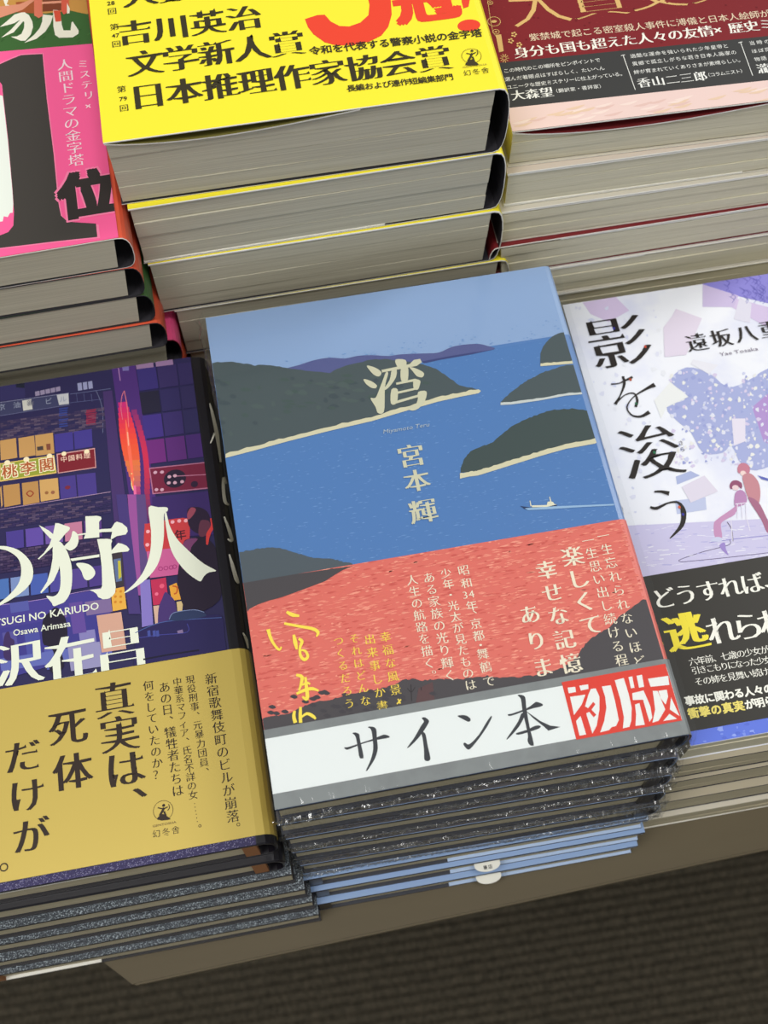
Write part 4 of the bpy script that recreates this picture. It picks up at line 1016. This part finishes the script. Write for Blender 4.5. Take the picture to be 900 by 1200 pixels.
dt('過酷な運命を強いられた少年皇帝と', (481, 175), (768, 144), 6.9); dt('異郷で孤立しがちな若き日本人画家の', (487, 199), (793, 164), 6.9); dt('絆が育まれていくありさまが素晴らしい。', (492, 225), (815, 188), 6.9)
dt('香山二三郎', (515, 258), (690, 238), 16, MINB); dt('（コラムニスト）', (712, 235), (822, 221), 6.6)
dt('当時の', (850, 135), (896, 130), 6.9); dt('ほぼ同', (857, 160), (899, 155), 6.9); dt('物語', (866, 185), (886, 182), 6.9); dt('瀧', (886, 214), (886, 214), 16, MINB)
for a_, b_ in (((450, 172), (488, 280)), ((814, 132), (852, 236))): P.stroke([a_, b_], .8, WG, zr); P.stroke([(a_[0]-6, a_[1]+2), (a_[0]+6, a_[1]-1)], 1, WG, zr)
for cx, cy, rx in ((38, 10, 8), (50, 68, 20), (56, 100, 10)):
    c = (560+cx/2.647, cy/2.647); P.ring(c, rx/2.647, .8, GD, 16); P.disc(c, rx/2.647*.45, rx/2.647*.3, GD, 10)
P.stroke([(30, 0), (44, 90), (60, 120)], .6, GD, zr); P.poly([(55, 110), (72, 108), (80, 160), (66, 164)], GD, zr)
for cx, cy in ((102, 128), (128, 140), (112, 108)): 
    for k in range(5): P.disc((560+(cx+6*math.cos(k*1.256))/2.647, (cy+6*math.sin(k*1.256))/2.647), 1.4, 1.4, GD, 7)
for k in range(10): P.stroke([(82+4*math.cos(k*.628), 182+4*math.sin(k*.628)), (82+14*math.cos(k*.628), 182+14*math.sin(k*.628))], .8, GD, zr)
P.build('cover_lettering')

# ------------------------------------------------------------------ art: pale lilac cover (front right)
B = right[0]; P = Print(B, rect=(.1, .1, B.w, B.h)); z8 = Z(660, 320, 3.75); za = Z(780, 320, 7.5); zb = Z(780, 480, 6.6667)
random.seed(31)
P.poly([(611, 45), (900, -40), (1100, -60), (1100, 180), (760, 100), (620, 70)], (134, 128, 206), z8)
P.poly([(85, 130), (230, 105), (290, 165), (200, 215), (120, 180)], (206, 190, 222), z8)
P.lift()
P.poly([(620, 75), (900, 150), (1100, 200), (1100, 320), (880, 230), (740, 150), (612, 148)], (204, 188, 222), z8)
P.poly([(325, 100), (420, 130), (640, 200), (600, 300), (325, 298)], (196, 182, 218), za)
P.poly([(90, 315), (290, 400), (230, 500), (160, 600), (20, 600), (0, 480)], (212, 200, 222), za)
P.poly([(600, 405), (650, 210), (755, 270), (740, 440)], (214, 212, 228), za)
# leaf shadow mass
P.smooth([(470, 475), (540, 415), (640, 440), (720, 500), (800, 480), (900, 420), (1000, 420), (1000, 760), (880, 860), (790, 850), (740, 760), (700, 790), (615, 790), (560, 700), (500, 650), (455, 590), (550, 545)], (160, 168, 212), z8)
P.poly([(495, 895), (560, 870), (600, 890), (500, 930)], (166, 176, 214), z8); P.poly([(490, 1000), (625, 985), (630, 1040), (500, 1060)], (184, 192, 222), z8)
P.poly([(830, 590), (900, 530), (1000, 500), (1000, 800), (880, 740)], (170, 140, 200), z8)
P.lift()
for _ in range(330):
    x, y = random.uniform(470, 900), random.uniform(430, 850); r_ = random.uniform(3, 13)
    P.poly([(x+r_*math.cos(k*1.05)*random.uniform(.4, 1.2), y+r_*math.sin(k*1.05)*random.uniform(.4, 1.2)) for k in range(6)], random.choice([(214, 216, 232), (196, 200, 228), (224, 224, 222), (150, 158, 208), (206, 196, 224)]), z8)
for _ in range(90):
    x, y = random.uniform(20, 460), random.uniform(150, 1150); r_ = random.uniform(3, 16)
    P.poly([(x+r_*math.cos(k*1.05)*random.uniform(.4, 1.2), y+r_*math.sin(k*1.05)*random.uniform(.4, 1.2)) for k in range(6)], random.choice([(216, 218, 234), (224, 226, 234), (206, 210, 232)]), z8)
P.lift()
P.poly([(400, 560), (470, 480), (550, 545), (455, 590), (430, 640)], (226, 228, 228), z8); P.poly([(570, 380), (680, 405), (640, 445), (560, 400)], (222, 222, 232), z8)
P.poly([(520, 940), (620, 890), (680, 960), (560, 1010)], (214, 208, 224), z8); P.poly([(740, 640), (800, 640), (800, 740), (750, 760)], (220, 214, 230), z8)
P.poly([(440, 240), (500, 160), (610, 200), (540, 360), (445, 370)], (216, 206, 224), z8)
P.poly([(-40, 1130), (300, 1110), (900, 1080), (1100, 1060), (1100, 1400), (-40, 1400)], (196, 192, 224), z8)
P.lift(); 
for _ in range(120):
    x, y = random.uniform(300, 900), random.uniform(1105, 1290); P.stroke([(x, y), (x+random.uniform(10, 50), y-random.uniform(-2, 6))], random.uniform(.4, 1.4), random.choice([(222, 222, 236), (172, 170, 216), (210, 208, 232)]), z8)
for _ in range(40):
    x, y = random.uniform(700, 900), random.uniform(0, 110); P.stroke([(x, y), (x+20, y+14), (x+10, y+28)], .5, (100, 96, 180), z8)
P.stroke([(340, 1040), (560, 1010), (800, 985)], 1.0, (140, 136, 200), zb); P.stroke([(500, 1020), (490, 1060), (300, 1110), (120, 1170), (115, 1190), (200, 1185), (500, 1155), (800, 1120)], .8, (80, 70, 110), zb); P.lift()
# two small painted figures and a chair
PM = (176, 120, 150)
P.smooth([(500, 590), (520, 560), (560, 555), (595, 580), (592, 620), (560, 600), (525, 620), (505, 620)], (140, 74, 106), zb); P.disc((545, 612), 4, 3.5, (226, 200, 204), 12, zb)
P.smooth([(545, 650), (590, 630), (625, 660), (630, 730), (560, 760), (535, 740)], (178, 130, 176), zb)
P.smooth([(560, 750), (540, 820), (470, 860), (430, 900), (440, 1000), (385, 1000), (375, 900), (400, 860), (500, 790)], (190, 140, 180), zb); P.smooth([(350, 1030), (380, 1000), (430, 1000), (435, 1030)], (196, 200, 226), zb)
P.smooth([(560, 460), (580, 425), (620, 420), (655, 450), (650, 500), (600, 490), (570, 500)], (190, 120, 140), zb); P.disc((605, 500), 3.5, 3.6, (230, 204, 200), 12, zb)
P.smooth([(600, 520), (660, 500), (720, 560), (740, 650), (725, 740), (690, 730), (640, 680), (615, 600)], (190, 130, 140), zb); P.smooth([(640, 690), (720, 720), (780, 830), (830, 950), (790, 960), (740, 850)], (160, 100, 130), zb)
P.lift()
for a_, b_ in (((560, 740), (560, 850)), ((590, 735), (600, 850)), ((625, 730), (630, 850)), ((510, 860), (520, 1030)), ((630, 850), (660, 950))): P.stroke([a_, b_], .9, (226, 222, 236), zb)
P.stroke([(545, 740), (630, 730)], 1.0, (226, 222, 236), zb); P.stroke([(480, 880), (515, 940), (525, 1030)], .9, (90, 80, 100), zb)
P.smooth([(460, 1040), (420, 1060), (440, 1100), (490, 1140), (470, 1090)], (150, 130, 196), zb); P.poly([(715, 515), (800, 540), (800, 560), (750, 545)], (90, 100, 180), zb)
P.lift(2)
# title
TB = (34, 28, 26)
THIN = (.012, -.016, .05)
P.text('影', (725, 401.5), (725, 401.5), 76, TB, THIN); P.text('浚', (763, 530.5), (763, 530.5), 76, TB, THIN)
P.stroke([(210, 490), (245, 486), (280, 470), (304, 458)], [2, 1.4, 2.6, 3], TB, z8); P.stroke([(262, 455), (268, 490), (250, 540), (228, 578)], [3, 3.2, 1.6, 4], TB, z8)
P.stroke([(228, 578), (270, 538), (310, 530), (325, 560), (318, 590)], [2, 1.4, 2, 3, 3.2], TB, z8); P.stroke([(402, 492), (365, 510), (310, 545), (280, 590), (300, 625), (340, 632), (378, 612)], [6, 3, 1.4, 1.8, 2, 3, 5], TB, z8)
P.stroke([(400, 962), (430, 962), (465, 970)], [2, 3.4, 6], TB, z8); P.stroke([(382, 1030), (410, 1035), (460, 1012), (505, 1010), (528, 1050), (520, 1110), (468, 1168)], [3, 4, 2, 3, 6.5, 5, 1], TB, z8)
P.lift()
for x, y, c_ in ((222, 245, (50, 50, 150)), (360, 325, (190, 70, 50)), (295, 470, (170, 70, 40)), (320, 575, (40, 100, 70)), (400, 790, (30, 110, 70)), (510, 1030, (210, 90, 50)), (526, 1062, (50, 50, 150))):
    P.disc((x, y), 1.6, 2.0, c_, 8, z8)
P.text('さら', (797.6, 519.5), (799.5, 527), 6.5, (60, 60, 80), GOTH, False)
P.text('遠坂八重', (816.5, 402), (902, 386.5), 26, TB, MINB, False); P.run('Yae Tosaka', (843, 415.5), (888, 409), 5, (120, 110, 130), bold=0)
P.lift()
BT = [(752, 675), (1000, 640), (1000, 831), (807, 857)]
lo = (P.loc((807, 857))[1]+P.loc((900, 842.5))[1])/2; hi = (P.loc((752, 675))[1]+P.loc((900, 653.5))[1])/2
P.local([(0, .1), (130, .1), (130, lo), (0, lo)], (92, 116, 216)); P.lift()
for _ in range(60):
    a, b = random.uniform(0, 128), random.uniform(.5, lo-.5); r_ = random.uniform(.5, 1.6)
    P.local([(a+r_*math.cos(k*1.05)*random.uniform(.4, 1.4), b+.6*r_*math.sin(k*1.05)) for k in range(6)], random.choice([(120, 142, 226), (140, 160, 232), (84, 106, 206)]))
P.lift()
P.local([(0, lo), (130, lo), (130, hi), (0, hi)], (46, 44, 40)); P.lift()
def rt(t_, p, q, sz, col=(236, 236, 226), st=MINB, k=4.8): P.text(t_, (730+p[0]/k, 630+p[1]/k), (730+q[0]/k, 630+q[1]/k), sz, col, st, False)
rt('どうすれば、', (228, 345), (850, 240), 28); rt('逃', (352, 535), (352, 535), 50, (236, 220, 60), (.045, -.01, .06)); rt('れられ', (556, 525), (845, 482), 38)
rt('六年前、七歳の少女が', (393, 700), (794, 634), 10.5, st=MIN); rt('引きこもりになった少女', (407, 750), (812, 690), 10.2, st=MIN); rt('その姉を見舞い続け', (425, 813), (795, 757), 10.5, st=MIN)
rt('事故に関わる人々の', (375, 920), (816, 852), 12, st=(.035, .03, 0)); rt('衝撃の真実', (395, 990), (650, 950), 13, (230, 214, 110), (.035, .03, 0)); rt('が明ら', (712, 940), (820, 922), 12, st=(.035, .03, 0))
P.build('cover_picture')

# ------------------------------------------------------------------ shrink film on the five wrapped books
fm = bpy.data.materials.new('shrink_film'); fm.use_nodes = True; nt = fm.node_tree; N = nt.nodes; Lk = nt.links
N.remove(N['Principled BSDF']); tr = N.new('ShaderNodeBsdfTransparent'); gl = N.new('ShaderNodeBsdfGlossy'); gl.inputs['Roughness'].default_value = .1
tr.inputs[0].default_value = (.97, .975, .975, 1)
fr = N.new('ShaderNodeFresnel'); gm = N.new('ShaderNodeNewGeometry'); mr = N.new('ShaderNodeMapRange')
mr.inputs[3].default_value = 1.5; mr.inputs[4].default_value = 1/1.5; Lk.new(gm.outputs['Backfacing'], mr.inputs[0]); Lk.new(mr.outputs[0], fr.inputs[0]); mx = N.new('ShaderNodeMixShader'); Lk.new(fr.outputs[0], mx.inputs[0]); Lk.new(tr.outputs[0], mx.inputs[1]); Lk.new(gl.outputs[0], mx.inputs[2])
Lk.new(mx.outputs[0], N['Material Output'].inputs[0])
from mathutils import noise as mnoise
def film(B, seed, top=False):
    t = B.t; w = B.w+B.bulge; pr = []
    if top:
        for b in np.linspace(B.h+1, 2.5, 40): pr.append((b, t+1.3, .12))
    else: pr += [(7, t+.34, .05), (3, t+.36, .1)]
    for b, c, am in ((.3, t+(1.2 if top else .36), .35), (-.9, t*.93, .7), (-1.5, t*.84, 1.0), (-1.9, t*.75, 1.2), (-2.2, t*.66, 1.3), (-2.3, t*.57, 1.4), (-2.3, t*.48, 1.4), (-2.2, t*.39, 1.4), (-1.9, t*.3, 1.2), (-1.5, t*.21, .9), (-1.0, t*.12, .6), (-.4, t*.05, .25)): pr.append((b, c, am))
    na = 230; v = []; f = []
    for j, (b, c, am) in enumerate(pr):
        for i in range(na+1):
            a = -1.2+(w+2.6)*i/na; ed = min(1, (i+6)/24, (na-i+6)/24); side = abs(i/na-.5)*2
            p = Vector((a*.1+seed, c*.4, seed*1.7)); q = Vector((a*.75+seed, c*1.5, seed))
            if am > .2:
                d = (abs(mnoise.noise(p))*1.5+abs(mnoise.noise(q))*1.5-.75)*am*(.5+.6*side**2)
            else: d = mnoise.noise(Vector((a*.03, b*.03, seed)))*am
            v.append((a, b+(d if c < t else 0)*-1, c+(d*.45 if c < t else d)))
    for j in range(len(pr)-1):
        for i in range(na):
            k = j*(na+1)+i; f.append((k, k+1, k+na+2, k+na+1))
    o = link_mesh('shrink_film', v, f, fm, B.root)
    o['label'] = 'crinkled clear shrink film'
    # folded side of the film beyond the spine
    v = []; f = []; nb = 60; nc = 8
    for i in range(nb+1):
        b = -1.5+(B.h*.5)*(i/nb)**1.6
        for j in range(nc+1):
            u = j/nc; c = t*(1-u)*.96+.2; q = Vector((seed+3, b*.5, c*.4)); d = mnoise.noise(q)*1.3
            v.append((B.w+B.bulge*(1-abs(2*u-1)**2)**.5*.9+.9+max(-.5, d), b, c))
    for i in range(nb):
        for j in range(nc):
            k = i*(nc+1)+j; f.append((k, k+1, k+nc+2, k+nc+1))
    link_mesh('shrink_film_side', v, f, fm, B.root)
    if top:             # loose corner of film at the back left
        v = []; f = []; n1, n2 = 34, 12
        for i in range(n1+1):
            b = B.h+3-46*i/n1
            for j in range(n2+1):
                u = j/n2; q = Vector((seed+9, b*.3, u*4)); d = mnoise.noise(q)*2.2+abs(mnoise.noise(q*2.3))*1.5
                v.append((.5-(3.2*math.sin(math.pi*min(1, u*1.1))+.6)*(1-i/n1*.8)-max(0, d)*(1-i/n1*.7), b, t*(1.06-1.0*u)+d*.4))
        for i in range(n1):
            for j in range(n2):
                k = i*(n2+1)+j; f.append((k, k+1, k+n2+2, k+n2+1))
        link_mesh('shrink_film_corner', v, f, fm, B.root)
# the gathered, crumpled seam of the film along the front of each wrapped book
sm = fm.copy(); sm.name = 'shrink_film_seam'
n_ = sm.node_tree; mxn = [q for q in n_.nodes if q.type == 'MIX_SHADER'][0]; frn = [q for q in n_.nodes if q.type == 'FRESNEL'][0]
ad = n_.nodes.new('ShaderNodeMath'); ad.operation = 'ADD'; ad.inputs[1].default_value = .13; n_.links.new(frn.outputs[0], ad.inputs[0]); n_.links.new(ad.outputs[0], mxn.inputs[0])
[q for q in n_.nodes if q.type == 'BSDF_GLOSSY'][0].inputs['Roughness'].default_value = .2
def seam(B, seed, c0, a0, a1, hgt):
    na, nc = int((a1-a0)*3.2), 7; v = []; f = []
    for i in range(na+1):
        a = a0+(a1-a0)*i/na; e = min(1, i/10, (na-i)/10); end = max(0, (a-95)/40)+max(0, (22-a)/30)
        for j in range(nc+1):
            u = j/nc; q = Vector((a*.8, u*3.1+seed, seed)); d = mnoise.noise(q)*1.2+mnoise.noise(q*2.7)*.7
            w_ = hgt*(.55+.6*end)*(.6+.8*abs(mnoise.noise(Vector((a*.12, seed, 2)))))*max(e, .15)
            v.append((a, -1.2-abs(d)*w_*.55-math.sin(math.pi*u)*w_*.5, c0+(u-.5)*w_*1.5+d*.5*w_*.4))
    for i in range(na):
        for j in range(nc):
            k = i*(nc+1)+j; f.append((k, k+1, k+nc+2, k+nc+1))
    link_mesh('shrink_film_seam', v, f, sm, B.root)
for i, (c_, a0_, a1_, h_) in enumerate(((.42, -2, 137, 3.6), (.55, 40, 138, 5.2), (.5, -1, 137, 3.4), (.5, 20, 138, 4.4), (.45, -2, 137, 3.2))):
    seam(centre[i], 5.3*i+.7, centre[i].t*c_, a0_, a1_, h_)
for i in range(5): film(centre[i], 3.7*i+1.1, i == 0)

# order slips peeking out of the unwrapped blue books
mat('slip_white', (238, 236, 226), rough=.5)
for i, (px, py) in ((6, (569, 1004)), (7, (571, 1020))):
    B = centre[i]; x, y = back(px, py, B.z0+B.t*.55); a = x-B.x; r_ = 5.2; n = 18
    pts = [(a-r_, 12)]+[(a+r_*math.cos(math.pi+math.pi*k/n), -.4+2.6*math.sin(math.pi+math.pi*k/n)) for k in range(n+1)]+[(a+r_, 12)]
    c0 = B.t*.56; v = [(p[0], p[1], c) for c in (c0, c0+.3) for p in pts]; m_ = len(pts)
    f = [tuple(range(m_))[::-1], tuple(range(m_, 2*m_))]+[(k, (k+1) % m_, m_+(k+1) % m_, m_+k) for k in range(m_)]
    link_mesh('order_slip', v, f, MATS['slip_white'], B.root)
    T = Print(B, z=c0+.3, rect=(0, -6, 134, 20)); T.lz = .0
    if i == 6:
        for k, ch in enumerate('書店'): T.glyph(ch, (a-1.0+2.0*k, -1.3), 1.7, (50, 50, 50), GOTHB)
        T.build('slip_lettering')
